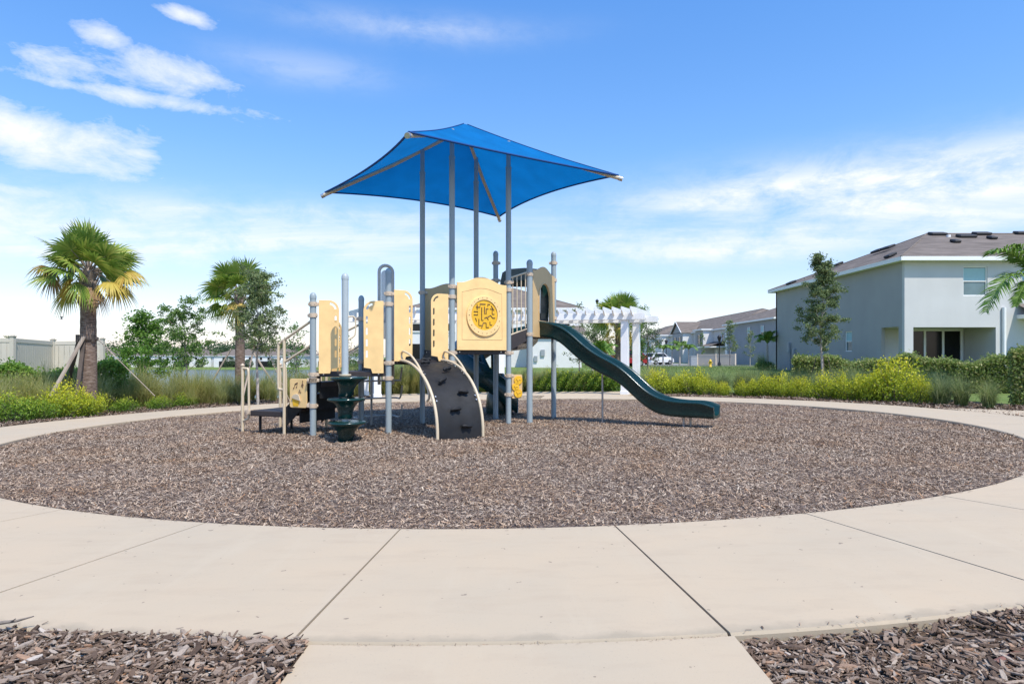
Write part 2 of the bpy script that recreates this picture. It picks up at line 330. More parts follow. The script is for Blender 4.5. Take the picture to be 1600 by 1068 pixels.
    def build(s, name, m, parent=None, local=False):
        me = bpy.data.meshes.new(name)
        off = Vector((0, 0, 0)) if (local or not parent) else worldloc(parent)
        me.from_pydata([(v[0]-off.x, v[1]-off.y, v[2]-off.z) for v in s.v], [], s.f)
        me.polygons.foreach_set('use_smooth', s.sm); me.materials.append(m); me.update()
        o = link(bpy.data.objects.new(name, me))
        if parent: o.parent = parent
        return o
def top(name, mb, m, label, cat, base, group=None):
    e = [v for v in mb.v]; mb.v = [(v[0]-base[0], v[1]-base[1], v[2]-base[2]) for v in e]
    o = mb.build(name, m); o.location = base; return tag(o, label, cat, group)
def nmesh(name, V, F, m, parent=None, smooth=False):
    me = bpy.data.meshes.new(name); V = np.asarray(V, np.float32); F = np.asarray(F, np.int32); k = F.shape[1]
    me.vertices.add(len(V)); me.vertices.foreach_set('co', V.ravel())
    me.loops.add(F.size); me.loops.foreach_set('vertex_index', F.ravel())
    me.polygons.add(len(F)); me.polygons.foreach_set('loop_start', np.arange(0, F.size, k, dtype=np.int32))
    me.polygons.foreach_set('use_smooth', np.full(len(F), smooth))
    me.materials.append(m); me.update(calc_edges=True); me.validate()
    o = link(bpy.data.objects.new(name, me))
    if parent: o.parent = parent
    return o
def plate(outline, holes=(), t=.02, bev=.003):
    cu = bpy.data.curves.new('tmp', 'CURVE'); cu.dimensions = '2D'; cu.fill_mode = 'BOTH'; cu.extrude = max(t/2-bev, .0005); cu.bevel_depth = bev; cu.bevel_resolution = 1
    for ring in [outline]+list(holes):
        sp = cu.splines.new('POLY'); sp.points.add(len(ring)-1)
        for p, q in zip(sp.points, ring): p.co = (q[0], q[1], 0, 1)
        sp.use_cyclic_u = True
    o = bpy.data.objects.new('tmp', cu); me = bpy.data.meshes.new_from_object(o)
    vs = [v.co.copy() for v in me.vertices]; fs = [tuple(p.vertices) for p in me.polygons]
    bpy.data.objects.remove(o); bpy.data.curves.remove(cu); bpy.data.meshes.remove(me)
    return vs, fs
def put_plate(mb, vf, o, a, b=Vector((0, 0, 1))):
    a = a.normalized(); n = a.cross(b)
    vs, fs = vf; return mb.add([o+a*v.x+b*v.y+n*v.z for v in vs], fs)
def arc(cx, cy, r, a0, a1, n=8): return [(cx+r*math.cos(R(a0+(a1-a0)*i/n)), cy+r*math.sin(R(a0+(a1-a0)*i/n))) for i in range(n+1)]
def rrect(x0, y0, x1, y1, r, n=4):
    return arc(x1-r, y1-r, r, 0, 90, n)+arc(x0+r, y1-r, r, 90, 180, n)+arc(x0+r, y0+r, r, 180, 270, n)+arc(x1-r, y0+r, r, 270, 360, n)
def circ(cx, cy, r, n=24): return [(cx+r*math.cos(2*math.pi*i/n), cy+r*math.sin(2*math.pi*i/n)) for i in range(n)]
def copy_tree(o, parent=None):
    c = link(o.copy())
    if parent: c.parent = parent
    for ch in list(o.children): copy_tree(ch, c)
    return c
def sm(a, b, x):
    t = np.clip((x-a)/(b-a), 0, 1); return t*t*(3-2*t)
def P(px, py, Y): return Vector(((px-800)/1000*Y, Y, EYE-(py-557)/1000*Y))   # reads a distance and a direction as a place
def spline(pts, n=6):
    pts = [Vector(p) for p in pts]; out = []
    for i in range(len(pts)-1):
        p0 = pts[max(i-1, 0)]; p1 = pts[i]; p2 = pts[i+1]; p3 = pts[min(i+2, len(pts)-1)]
        for k in range(n):
            t = k/n; out.append(.5*((2*p1)+(p2-p0)*t+(2*p0-5*p1+4*p2-p3)*t*t+(3*p1-p0-3*p2+p3)*t**3))
    return out+[pts[-1]]

# ------------------------------------------------------------------ ground
CX, CY, RI, RO = -.167, 13.36, 8.68, 10.6
def plane_z(x, y): return -.011*y+.0121*x
def G(x, y):
    x = np.asarray(x, float); y = np.asarray(y, float)
    base = plane_z(np.clip(x, -30, 30), np.clip(y, -10, 30))
    rc = np.hypot(x-CX, y-CY)
    left = sm(.12, .22, -x/np.maximum(y, 1)); s = sm(24, 55, y)
    lakeb = -5.6+2.0*sm(272, 284, y)-.2*sm(20, 60, -x-200)
    z = base*(1-left*s)+lakeb*left*s
    right = (1-left)*sm(14.6, 24, rc)*sm(8, 18, y); z = z*(1-right)+(.22+.0*x)*right*(1-sm(60, 100, y))+right*sm(60, 100, y)*.02
    return z
def Gs(x, y): return float(G(x, y))
def ground():
    ys = np.concatenate([np.arange(-14, 34, .8), np.arange(34, 110, 4), np.arange(110, 300, 6), np.geomspace(300, 3500, 16)])
    xs = np.concatenate([-np.geomspace(60, 3500, 22)[::-1], np.arange(-56, 57, 1.2), np.geomspace(60, 3500, 22)])
    Xg, Yg = np.meshgrid(xs, ys); Zg = G(Xg, Yg); r = np.hypot(Xg-CX, Yg-CY)
    Zg = Zg-.12*(1-sm(13.8, 15.5, r))
    n = len(xs); V = np.stack([Xg.ravel(), Yg.ravel(), Zg.ravel()], 1)
    i, j = np.meshgrid(np.arange(len(ys)-1), np.arange(n-1), indexing='ij'); a = (i*n+j).ravel()
    o = nmesh('ground', V, np.stack([a, a+1, a+n+1, a+n], 1), M['lawn'], smooth=True); tag(o, kind='structure')
ground()
o = MB().grid([[Vector((x, y, -4.5)) for x in (-900, -300, -60, -4)] for y in (30, 120, 279)]).build('lake', M['water']); tag(o, kind='structure')

def sector(r0, r1, a0, a1, zt, thick, n=10, gapf=0):
    """ring slab piece; angles measured from -Y, positive to +X; zt(x,y) top height"""
    mb = MB(); rows = []
    A = [a0+(a1-a0)*i/n for i in range(n+1)]
    pt = lambda r, a: (CX+r*math.sin(R(a)), CY-r*math.cos(R(a)))
    g = gapf
    def v(r, a, dz):
        x, y = pt(r, a); return Vector((x, y, zt(x, y)+dz))
    b = .012
    prof = [(r0, -thick), (r0, -b), (r0+b, 0)]+[(r0+(r1-r0)*k/4, 0) for k in (1, 2, 3)]+[(r1-b, 0), (r1, -b), (r1, -thick)]
    rows = [[v(r, a, dz) for r, dz in prof] for a in A]
    mb.grid(rows, False)
    for a, rev in ((A[0], 0), (A[-1], 1)):
        vs = [v(r, a, dz) for r, dz in prof]; mb.add(vs, [tuple(range(len(vs)))[::-1] if rev else tuple(range(len(vs)))])
    return mb
ring = MB(); step = 10.4; k = 0; a = -180+6.1-180
angs = [6.1+step*i for i in range(-17, 18)]
total = []
for i in range(len(angs)-1):
    if angs[i+1] > angs[0]+360: break
    g = R(0) ; ga = math.degrees(.007/10)
    q = sector(RI, RO, angs[i]+ga, angs[i+1]-ga, plane_z, .12, 8); ring.add(q.v, q.f)
q = sector(RI, RO, angs[i]+ga, angs[0]+360-ga, plane_z, .12, 4); ring.add(q.v, q.f)
o = ring.build('concrete_path', M['concrete']); tag(o, kind='structure')
pad = sector(RO+.012, 14.0, 180-24, 180+25, plane_z, .12, 24); o = pad.build('pergola_pad', M['concrete']); tag(o, kind='structure')
# entrance path to the near side
mb = MB(); ysn = np.linspace(-6, 1, 8)
rows = []
ent = [-.88+1.855*i/10 for i in range(11)]
yo = lambda x: CY-math.sqrt((RO+.014)**2-(x-CX)**2)
for yy in [-6, -4, -2, 0, 1.5, None]:
    rows.append([Vector((x, yy if yy is not None else yo(x), plane_z(x, yy if yy is not None else yo(x))-.004)) for x in ent])
mb.grid(rows, False)
for ex, rv in ((0, 0), (10, 1)):
    side = [[r[ex], r[ex]-Vector((0, 0, .1))] for r in rows]; mb.grid(side, False)
o = mb.build('entrance_path', M['concrete']); tag(o, kind='structure')
# branch path on the right
mb = MB(); A_ = [(10.35, 15.75), (10.9, 15.3), (11.6, 14.5), (13.2, 12.5), (16, 8.5)]; B_ = [(10.37, 14.2), (10.41, 13.4), (10.43, 12.6), (11.2, 11), (14, 7.2)]
mb.grid([[Vector((a[0], a[1], plane_z(*a)-.003)), Vector((b[0], b[1], plane_z(*b)-.003))] for a, b in zip(A_, B_)], False)
mb.grid([[Vector((a[0], a[1], plane_z(*a)-.003)), Vector((a[0], a[1], plane_z(*a)-.12))] for a in A_], False)
o = mb.build('side_path', M['concrete']); tag(o, kind='structure')
# mulch disc and beds
def mz(x, y):
    r = math.hypot(x-CX, y-CY)
    dip = .055*math.exp(-((x-3.35)**2+(y-12.1)**2)/.35)+.05*math.exp(-((x+.72)**2+(y-10.25)**2)/.22)+.04*math.exp(-((x+2.78)**2+(y-10.5)**2)/.25)
    return plane_z(x, y)-dip-.055+.045*(1-min(r/RI, 1)**3)+.02*math.sin(x*2.1+1)*math.sin(y*1.7)+.035*min(1, max(0, (CY-4-y)/3))*1.0
mb = MB(); rows = []
for i in range(24):
    r = RI*i/23+.001; rows.append([Vector((CX+r*math.cos(t), CY+r*math.sin(t), mz(CX+r*math.cos(t), CY+r*math.sin(t)))) for t in np.linspace(0, 2*math.pi, 73)[:-1]])
mb.grid(rows, True, True); o = mb.build('mulch_ground', M['mulch']); tag(o, kind='structure')
def bedz(x, y): return plane_z(x, y)-.03+.03*math.sin(x*1.3)*math.cos(y*1.1)
mb = MB(); rows = []
for r in (RO-.002, RO+.3, RO+.8, RO+1.6, RO+2.6, 14.3, 14.8):
    rows.append([Vector((CX+r*math.sin(R(t)), CY-r*math.cos(R(t)), bedz(CX+r*math.sin(R(t)), CY-r*math.cos(R(t)))-(.2 if r > 14.5 else 0)-(.1 if (r > RO and abs(t-180) < 24.5) else 0))) for t in np.linspace(66, 300, 110)])
mb.grid(rows, True); o = mb.build('planting_bed', M['soil']); tag(o, kind='structure')
for sgn in (-1, 1):
    mb = MB(); xa = -.884 if sgn < 0 else .979
    rows = []
    for i in range(13):
        x = xa+sgn*i/12*9
        y1 = yo(x)+.02 if abs(x-CX) < 9 else 6
        rows.append([Vector((x, y, bedz(x, y)-.01)) for y in np.linspace(-3, y1, 12)])
    mb.grid(rows, True); o = mb.build('bark_bed', M['soil']); tag(o, kind='structure')

# chips
def chips(name, X, Y, Z, lmin, lmax, m, thick=False, tilt=.35):
    n = len(X); L_ = lmin+(lmax-lmin)*RNG.uniform(0, 1, n)**(1.9 if thick else 1.2); Wd = L_*RNG.uniform(.14, .36, n); az = RNG.uniform(0, 2*np.pi, n)
    tx = RNG.normal(0, tilt, n); ty = RNG.normal(0, tilt, n)
    d = np.stack([np.cos(az), np.sin(az), np.tan(np.clip(tx, -.8, .8))], 1); d /= np.linalg.norm(d, axis=1)[:, None]
    s = np.stack([-np.sin(az), np.cos(az), np.tan(np.clip(ty, -.9, .9))], 1); s /= np.linalg.norm(s, axis=1)[:, None]
    nn = np.cross(d, s); nn /= np.linalg.norm(nn, axis=1)[:, None]; c = np.stack([X, Y, Z], 1)
    h = L_[:, None]/2; w = Wd[:, None]/2; j = RNG.uniform(.35, 1, (4, n, 1))
    quad = [c-d*h-s*w*j[0], c+d*h*1.05-s*w*j[1], c+d*h*.95+s*w*j[2], c-d*h*.9+s*w*j[3]]
    if not thick:
        V = np.stack(quad, 1).reshape(-1, 3); F = np.arange(4*n).reshape(n, 4)
    else:
        th = (Wd*RNG.uniform(.15, .35, n))[:, None]; mid1 = c-s*w*1.05+nn*th*.35; mid2 = c+s*w*1.05+nn*th*.35
        up = [q+nn*th for q in (quad[0], mid1, quad[1], quad[2], mid2, quad[3])]; dn = [quad[0], mid1-nn*th, quad[1], quad[2], mid2-nn*th, quad[3]]
        V = np.stack(up+dn, 1).reshape(-1, 3); b = (np.arange(n)*12)[:, None]
        F = np.concatenate([b+np.array(f)[None] for f in ([0, 1, 4, 5], [1, 2, 3, 4], [6, 7, 1, 0], [7, 8, 2, 1], [8, 9, 3, 2], [9, 10, 4, 3], [10, 11, 5, 4], [11, 6, 0, 5])], 0)
    o = nmesh(name, V, F, m); return tag(o, kind='stuff')
def disc_pts(n, dens):
    r = RI*np.sqrt(RNG.uniform(0, 1, n)); t = RNG.uniform(0, 2*np.pi, n); x = CX+r*np.cos(t); y = CY+r*np.sin(t)
    keep = RNG.uniform(0, 1, n) < dens(x, y); return x[keep], y[keep]
x, y = disc_pts(900000, lambda x, y: np.clip((7.5/np.maximum(y, 4.5))**1.6, .18, 1))
z = np.array([mz(a, b) for a, b in zip(x, y)])+RNG.uniform(.004, .03, len(x)); sc_ = 1
nr = y < 8.2
o = chips('playground_wood_chips', x[nr], y[nr], z[nr], .012, .050, M['chip']); 
o2 = chips('playground_wood_chips', x[~nr], y[~nr], z[~nr], .022, .056, M['chip'], tilt=.45)
# chips spilling over the rim stay inside the disc
for sgn, n in ((-1, 110000), (1, 120000)):
    x = RNG.uniform(0, 3.4, n)*sgn+(-.89 if sgn < 0 else .985); y = RNG.uniform(1.6, 4.6, n)
    keep = np.hypot(x-CX, y-CY) > RO-.0+.01*RNG.normal(0, 1, n); 
    if sgn > 0:  # bare soil patch
        bare = np.exp(-(((x-1.98)/.5)**2+((y-2.85)/.11)**2)); keep &= RNG.uniform(0, 1, n) > bare*1.0
    x, y = x[keep], y[keep]; z = np.array([bedz(a, b) for a, b in zip(x, y)])+RNG.uniform(-.004, .03, len(x))
    chips('bark_chips', x, y, z, .007, .062, M['chip_dark'], True, .34)
    x = RNG.uniform(0, 3.4, 1500)*sgn+(-.9 if sgn < 0 else 1.0); y = RNG.uniform(1.6, 4.4, 1500); k = np.hypot(x-CX, y-CY) > RO+.06; x, y = x[k], y[k]
    chips('bark_chips', x, y, np.array([bedz(a, b) for a, b in zip(x, y)])+.03, .05, .10, M['chip_dark'], True, .16)
n = 420; x = RNG.uniform(-.86, .95, n); y = np.array([yo(a_) for a_ in x])+RNG.normal(0, .006, n); k = RNG.uniform(0, 1, n) < .25+.75*(np.sin(x*7+1)*np.sin(x*17) > .1)
chips('joint_debris', x[k], y[k], np.array([plane_z(a_, b_) for a_, b_ in zip(x[k], y[k])])-.001, .004, .014, M['chip_dark'], False, .4)
n = 900; t_ = RNG.uniform(-50, 50, n); r_ = np.concatenate([RI+np.abs(RNG.normal(0, .035, n//2)), RO-np.abs(RNG.normal(0, .03, n-n//2))]); x = CX+r_*np.sin(np.radians(t_)); y = CY-r_*np.cos(np.radians(t_)); k = (r_ < RI+.5) | (np.abs(x-.05) > .95)
chips('stray_chips', x[k], y[k], np.array([plane_z(a_, b_) for a_, b_ in zip(x[k], y[k])])+.006, .008, .032, M['chip_dark'], False, .12)
n = 60000; t = RNG.uniform(70, 300, n); r = RO+RNG.uniform(.0, 1, n)**1.6*3.2
x = CX+r*np.sin(np.radians(t)); y = CY-r*np.cos(np.radians(t)); k = (np.abs(t-180) > 25); x, y = x[k], y[k]
chips('bed_wood_chips', x, y, np.array([bedz(a, b) for a, b in zip(x, y)])+RNG.uniform(0, .05, len(x)), .04, .11, M['chip_dark'], False, .5)
# irrigation pipe half buried on the right, twig on the concrete edge
pp = spline([(1.9, 2.56, bedz(1.9, 2.56)+.012), (2.15, 2.66, bedz(2.15, 2.66)+.024), (2.4, 2.72, bedz(2.4, 2.72)+.026), (2.62, 2.83, bedz(2.6, 2.8)+.03), (2.9, 2.95, bedz(2.9, 2.9)+.02), (3.3, 3.0, bedz(3.3, 3.0)+.0)], 6)
mb = MB().tube(pp, .016, 10); top('irrigation_pipe', mb, M['pipe'], 'brown irrigation pipe half buried in the bark at the right front corner', 'pipe', (2.4, 2.72, bedz(2.4, 2.72)))
def stick(p0, p1, r, label, m=M['bark'], name='stick'):
    a, b = Vector(p0), Vector(p1); d = b-a
    pts = [a+d*t+Vector((random.uniform(-1, 1), random.uniform(-1, 1), random.uniform(0, .6)))*r*1.6 for t in (0, .2, .45, .7, 1)]
    mb = MB().tube(pts, [r, r*.9, r, r*.7, r*.3], 6)
    q = a+d*.55; mb.tube([q, q+Vector((d.y*.2, -d.x*.2, .02))+d*.15], [r*.5, r*.2], 5)
    return top(name, mb, m, label, 'stick', tuple(a))
stick((-2.62, 17.6, mz(-2.6, 17.6)+.03), (-2.1, 18.0, mz(-2.1, 18)+.06), .02, 'thin dead branch lying on the wood chips behind the play structure', name='fallen_branch')
stick((-2.40, 2.90, -.035), (-2.23, 2.98, -.005), .009, 'forked twig lying on the edge of the bark at the left front', name='twig')

# ------------------------------------------------------------------ play structure
u = Vector((.839, .545, 0)); v = Vector((-.545, .839, 0)); UP = Vector((0, 0, 1))
def V2(x, y): return Vector((x, y, 0))
P6 = V2(-1.135, 12.11); P8 = V2(-.07, 12.80); P5 = V2(-1.84, 13.15); P7 = V2(-.775, 13.84); P4 = V2(-2.19, 11.35); P3 = V2(-2.92, 12.4)
P1 = V2(-3.45, 11.1); P9 = V2(-.36, 14.14); P10 = V2(.355, 12.9); P11 = V2(.925, 14.2)
ZA, ZC, ZB, ZD = .94, 1.15, 1.335, 1.68
PLAY = empty('play_structure', (-.95, 12.9, plane_z(-.95, 12.9)), 'climbing structure with cream panels, green slides and blue shade canopy on the wood chips', 'play structure')
def part(mb, name, m, parent=PLAY, label=None):
    o = mb.build(name, m, parent)
    if label: o['label'] = label
    return o
clampm = MB().tube([(0, 0, -.036), (0, 0, .036)], .071, 14)
clampm.box((.075, .0, 0), (.06, .05, .056), bev=.006); clampm.box((-.072, 0, 0), (.03, .035, .04), bev=.005)
for sx in (-1, 1): clampm.tube([(sx*.03, -.072, 0), (sx*.03, -.058, 0)], .009, 8)
clamp0 = None
def clamp(post, pos, z, ang=0):
    global clamp0
    if clamp0 is None:
        clamp0 = clampm.build('clamp', M['clamp'], post, local=True); o = clamp0
    else:
        o = link(clamp0.copy()); o.parent = post
    o.location = Vector((pos.x, pos.y, z))-worldloc(post); o.rotation_euler = (0, 0, ang); return o
def post(p, ztop, clamps=(), m='post', r=.054, cap=True, zred=None, lean=(0, 0)):
    zb = mz(p.x, p.y)-.15; mb = MB()
    if zred:
        mb.tube([(p.x, p.y, zb), (p.x, p.y, zred)], r, 18); mb.tube([(p.x, p.y, zred-.02), (p.x, p.y, zred+.02)], r+.006, 18); mb.tube([(p.x, p.y, zred), (p.x, p.y, ztop)], r*.82, 16)
    else:
        mb.tube([(p.x, p.y, zb), (p.x, p.y, ztop)], r, 18, cap=False)
    o = part(mb, 'post', M[m])
    if cap: part(MB().lathe((p.x, p.y, ztop-.05), [(r+.003, 0), (r+.004, .045), (r*.93, .07), (r*.7, .093), (r*.35, .107), (.001, .111)], 18), 'post_cap', M[m], o)
    for z, a in clamps: clamp(o, p, z, a)
    return o
au = math.atan2(u.y, u.x); a14 = math.atan2((P4-P1).y, (P4-P1).x)
post(P1, P(489, 462, 11.1).z, ((ZA-.05, a14), (ZA-.15, a14), (P(0, 475, 11.1).z, a14), (P(0, 492.5, 11.1).z, a14+2.6), (.35, a14+math.pi), (.80, a14+math.pi)))
post(P3, P(563, 466, 12.4).z, ((ZA-.05, .3), (P(0, 498, 12.4).z, 3.0), (ZC-.05, 1)))
post(P4, P(607, 424, 11.35).z, ((ZA-.12, 3.3), (ZC-.06, au), (P(0, 475, 11.35).z, a14+math.pi), (P(0, 458.8, 11.35).z, au)))
post(P5, 5.5, ((ZC-.06, .3), (P(0, 457, 13.15).z, .2)), zred=4.97, cap=False)
post(P6, 5.5, ((ZB-.06, au), (ZC-.06, au+math.pi), (P(0, 447.6, 12.11).z, au), (P(0, 463.5, 12.11).z, au+math.pi)), zred=4.97, cap=False)
post(P7, 5.5, ((ZB-.06, .4),), zred=4.97, cap=False)
post(P8, 5.5, ((ZB-.06, .4), (P(0, 441, 12.8).z, .0), (P(0, 453, 12.8).z, au+math.pi), (P(0, 586.5, 12.8).z, .4), (P(0, 616, 12.8).z, .4)), zred=4.97, cap=False)
post(P9, P(772, 396, 14.14).z, ((P(0, 411, 14.14).z, 0), (P(0, 438, 14.14).z, 0), (ZD-.05, .3)), r=.056)
post(P10, P(828, 410, 12.9).z, ((P(0, 428.5, 12.9).z, .9), (P(0, 522, 12.9).z, .9)), r=.06)
post(P11, P(865, 397, 14.2).z, ((P(0, 411, 14.2).z, 3), (P(0, 437.8, 14.2).z, 4), (P(0, 497, 14.2).z, 4)), r=.056)
# decks
def deck(pts, z, th=.09, inset=.0):
    c = sum(pts, Vector())/len(pts); q = [p+(c-p).normalized()*.03 for p in pts]; out = [(p.x-c.x, p.y-c.y) for p in q]
    holes = []
    n1 = plate(out, [], th, .006); mb = MB(); mb.add([Vector((c.x+w.x, c.y+w.y, z-th/2+w.z)) for w in n1[0]], n1[1])
    o = part(mb, 'deck', M['brown']); 
    for i in range(len(q)):
        a, b = q[i], q[(i+1) % len(q)]; d = (b-a).normalized(); nn = (d.cross(UP)); 
        for s in (.12, .88):
            w = a+(b-a)*s+Vector((0, 0, z-th/2)); nn2 = nn if (w-c).dot(nn) > 0 else -nn; part(MB().tube([w, w+nn2*.012], .012, 8), 'bolt', M['bolt'], o)
    return o
deck([P1, P4, P3], ZA); deck([P4, P6, P5, P3], ZC); deck([P6, P8, P7, P5], ZB); deck([P10, P11, P9], ZD)
# risers between decks
def riser(a, b, z0, z1, m='brown'):
    d = (b-a).normalized(); c = (a+b)/2; part(MB().box(c+UP*((z0+z1)/2), ((b-a).length-.14, .03, z1-z0), (d, UP.cross(d), UP), .004), 'riser', M[m])
riser(P4, P3, ZA-.0, ZC-.09); riser(P5, P6, ZC, ZB-.09)
# slotted barrier panels
def slot_panel(a, b, s0, width, z0, h, flip=False):
    d = (b-a).normalized(); w = width
    out = [(0, 0)]+[(w*.55, 0), (w*.62, .08), (w*.98, .10)]+arc(w-.17, h-.17, .17, 0, 90, 8)+[(0, h)]
    holes = [arc(w-.17, h-.17, .135, 8, 82, 8)+arc(w-.17, h-.17, .095, 82, 8, 8)]
    for k in range(4):
        zz = h-.40-k*.20; holes.append(rrect(w-.075, zz, w-.035, zz+.135, .019, 3))
    for sx in (.05, .13): holes.append(circ(sx, .045, .008, 8))
    if flip: out = [(-x, y) for x, y in out][::-1]; holes = [[(-x, y) for x, y in hh] for hh in holes]
    mb = MB(); put_plate(mb, plate(out, holes, .019), a+d*s0+UP*z0-UP.cross(d)*.02, d)
    o = part(mb, 'slotted_panel', M['cream'])
    return o
slot_panel(P1, P4, .10, .335, ZA-.03, 1.27)
slot_panel(P1, P4, (P4-P1).length-.09, .34, ZA-.03, 1.27, True)
slot_panel(P4, P6, .10, .36, ZC-.03, 1.27)
slot_panel(P4, P6, (P6-P4).length-.10, .36, ZC-.03, 1.25, True)
slot_panel(P1, P3, .42, .34, ZA-.03, .95)
# maze panel
def wavy(w, h, e=.05):
    pts = [(0, 0), (w, 0), (w, h-.13)]
    pts += [(w*(1-t), h-.13+.13*(.5-.5*math.cos(2*math.pi*min(max((t-.06)/.88, 0), 1)))**.9) for t in np.linspace(0, 1, 22)[1:]]
    return pts
d = (P8-P6).normalized(); w = (P8-P6).length-.17; zb = ZB-.005; hh = P(0, 434, 12.5).z-zb; org = P6+d*.085+UP*zb+(-v)*.045
nrm = -v
holes = [circ(x_, y_, .009, 8) for x_ in (.05, .11, w-.05, w-.11) for y_ in (.045,)]+[circ(x_, y_, .006, 8) for x_ in (.07, w-.07) for y_ in (.15,)]
mb = MB(); put_plate(mb, plate(wavy(w, hh), holes, .022, .005), org, d); mp_ = part(mb, 'maze_panel', M['cream'])
mb = MB()
def line2(pts, r=.004, off=.013, mbx=None): (mbx or mb).tube([org+d*a+UP*b+nrm*off for a, b in pts], r, 5)
line2([(.10, .20), (w-.10, .20)]); tl = [(.10, .20), (.10, hh-.30)]+[(w*(.1+.8*t), hh-.30+.09*math.sin(math.pi*t)**1.3) for t in np.linspace(0, 1, 12)]+[(w-.10, .20)]; line2(tl)
part(mb, 'panel_groove', M['creamtan_shade'], mp_)
cx, cz = w*.53, .655
mb = MB(); put_plate(mb, plate(circ(cx, cz, .385, 48), [circ(cx, cz+.02, .30, 40)], .03, .006), org+nrm*.028, d); part(mb, 'maze_rim', M['cream'], mp_)
mb = MB(); put_plate(mb, plate(circ(cx, cz+.02, .30, 40), [], .01, .001), org+nrm*.022, d); part(mb, 'maze_disc', M['amber'], mp_)
mb = MB()
maze = [[(-.15, .12), (-.08, .12), (-.08, .17), (.02, .17)], [(-.19, .05), (-.12, .05), (-.12, .0), (-.19, .0)], [(-.05, .12), (-.05, -.08), (-.02, -.08)], [(0, .13), (.0, .02), (.03, .02), (.03, .1), (.07, .1)],
        [(.1, .17), (.06, .17), (.06, .14)], [(.1, .1), (.14, .1), (.14, .02), (.18, .02)], [(.12, .15), (.17, .08)], [(-.1, -.06), (-.1, -.16), (-.05, -.16)], [(-.05, -.2), (-.02, -.12), (.03, -.12), (.03, -.19), (.08, -.19)],
        [(.1, -.1), (.1, -.15), (.14, -.15)], [(.06, -.03), (.11, .0), (.15, -.04), (.19, -.04)], [(-.16, -.05), (-.14, -.1)], [(.0, -.05), (.04, -.03), (.07, -.07)], [(-.13, .16), (-.13, .08)]]
for ln in maze: mb.tube([org+d*(cx+a*1.25)+UP*(cz+.02+b*1.25)+nrm*.03 for a, b in ln], .009, 6)
mb.tube([org+d*(cx+.298*math.cos(t))+UP*(cz+.02+.298*math.sin(t))+nrm*.034 for t in np.linspace(0, 2*math.pi, 41)[:-1]], .006, 6, closed=True)
part(mb, 'maze_lines', M['mark'], mp_)
for k in range(22):
    t = 2*math.pi*k/22; c = org+d*(cx+.345*math.cos(t)*1.0)+UP*(cz+.008+.345*math.sin(t))+nrm*.042
    part(MB().tube([c, c+nrm*.004], .010 if k % 2 else .007, 8), 'maze_dot', M['mark'], mp_)
# arch portals
def arch_panel(a, b, z0, z1, m, sgn=1, ow=.5, ohb=.28, oht=1.1):
    d = (b-a).normalized(); w = (b-a).length-.15; h = z1-z0; nn = d.cross(UP)*sgn
    out = wavy(w, h); oc = w/2; rr = w*ow/2
    hole = [(oc-rr, ohb), (oc+rr, ohb)]+arc(oc, oht-rr, rr, 0, 180, 12)
    mb = MB(); put_plate(mb, plate(out, [hole], .02, .004), a+d*.075+UP*z0+nn*.04, d); o = part(mb, 'arch_panel', M[m])
    mb = MB(); rim = [a+d*(.075+x_)+UP*(z0+y_)+nn*.056 for x_, y_ in [(oc-rr-.02, ohb)]+arc(oc, oht-rr, rr+.02, 180, 0, 12)+[(oc+rr+.02, ohb)]]
    mb.tube(rim, .014, 6); part(mb, 'arch_trim', M[m], o); return o
arch_panel(P10, P11, P(0, 526, 13.1).z, P(0, 417, 13.5).z, 'creamtan_shade', 1, .5, .34, 1.12)  # cream portal drawn tan, canopy shade put into its colour
arch_panel(P5, P7, ZB-.02, P(0, 443, 13.5).z, 'creamtan_shade', -1, .5, .05, 1.1)  # back portal, cream darkened in colour for the shade it stands in
# black gap rail behind portal
part(MB().box((P10+P11)/2+UP*(ZD+.30)-d.cross(UP)*0, (.5, .02, .05), ((P11-P10).normalized(), UP.cross((P11-P10).normalized()), UP)), 'grab_bar', M['blackv'])
# stepped link between deck B and deck D with railing
for t, zz in ((.3, 1.45), (.72, 1.57)):
    a = P8+(P10-P8)*t; b = P7+(P9-P7)*t; dd = (b-a).normalized()
    part(MB().box((a+b)/2+UP*(zz-.05), ((b-a).length-.16, .24, .10), (dd, UP.cross(dd), UP), .005), 'step', M['brown'])
for A0, A1 in ((P8, P10), (P7, P9)):
    dd = (A1-A0); L0 = dd.length; dn = dd.normalized(); o_ = -v*.0
    mb = MB(); q = [A0+dn*.06+UP*1.34, A0+dn*.06+UP*1.62, A1-dn*.06+UP*1.80, A1-dn*.06+UP*1.52]; th = UP.cross(dn)*.012
    mb.add([x_-th for x_ in q]+[x_+th for x_ in q], [(3, 2, 1, 0), (4, 5, 6, 7), (0, 1, 5, 4), (1, 2, 6, 5), (2, 3, 7, 6), (3, 0, 4, 7)]); part(mb, 'side_board', M['brown'])
    mb = MB(); tz0, tz1 = P(0, 435, 12.8).z, P(0, 424, 12.9).z; bz0, bz1 = 1.62, 1.78
    mb.tube([A0+UP*tz0, A1+UP*tz1], .019, 8); mb.tube([A0+UP*bz0, A1+UP*bz1], .016, 8)
    for k in range(1, 5):
        t = k/5; mb.tube([A0+dd*t+UP*(bz0+(bz1-bz0)*t), A0+dd*t+UP*(tz0+(tz1-tz0)*t)], .011, 8)
    part(mb, 'railing', M['tan'])
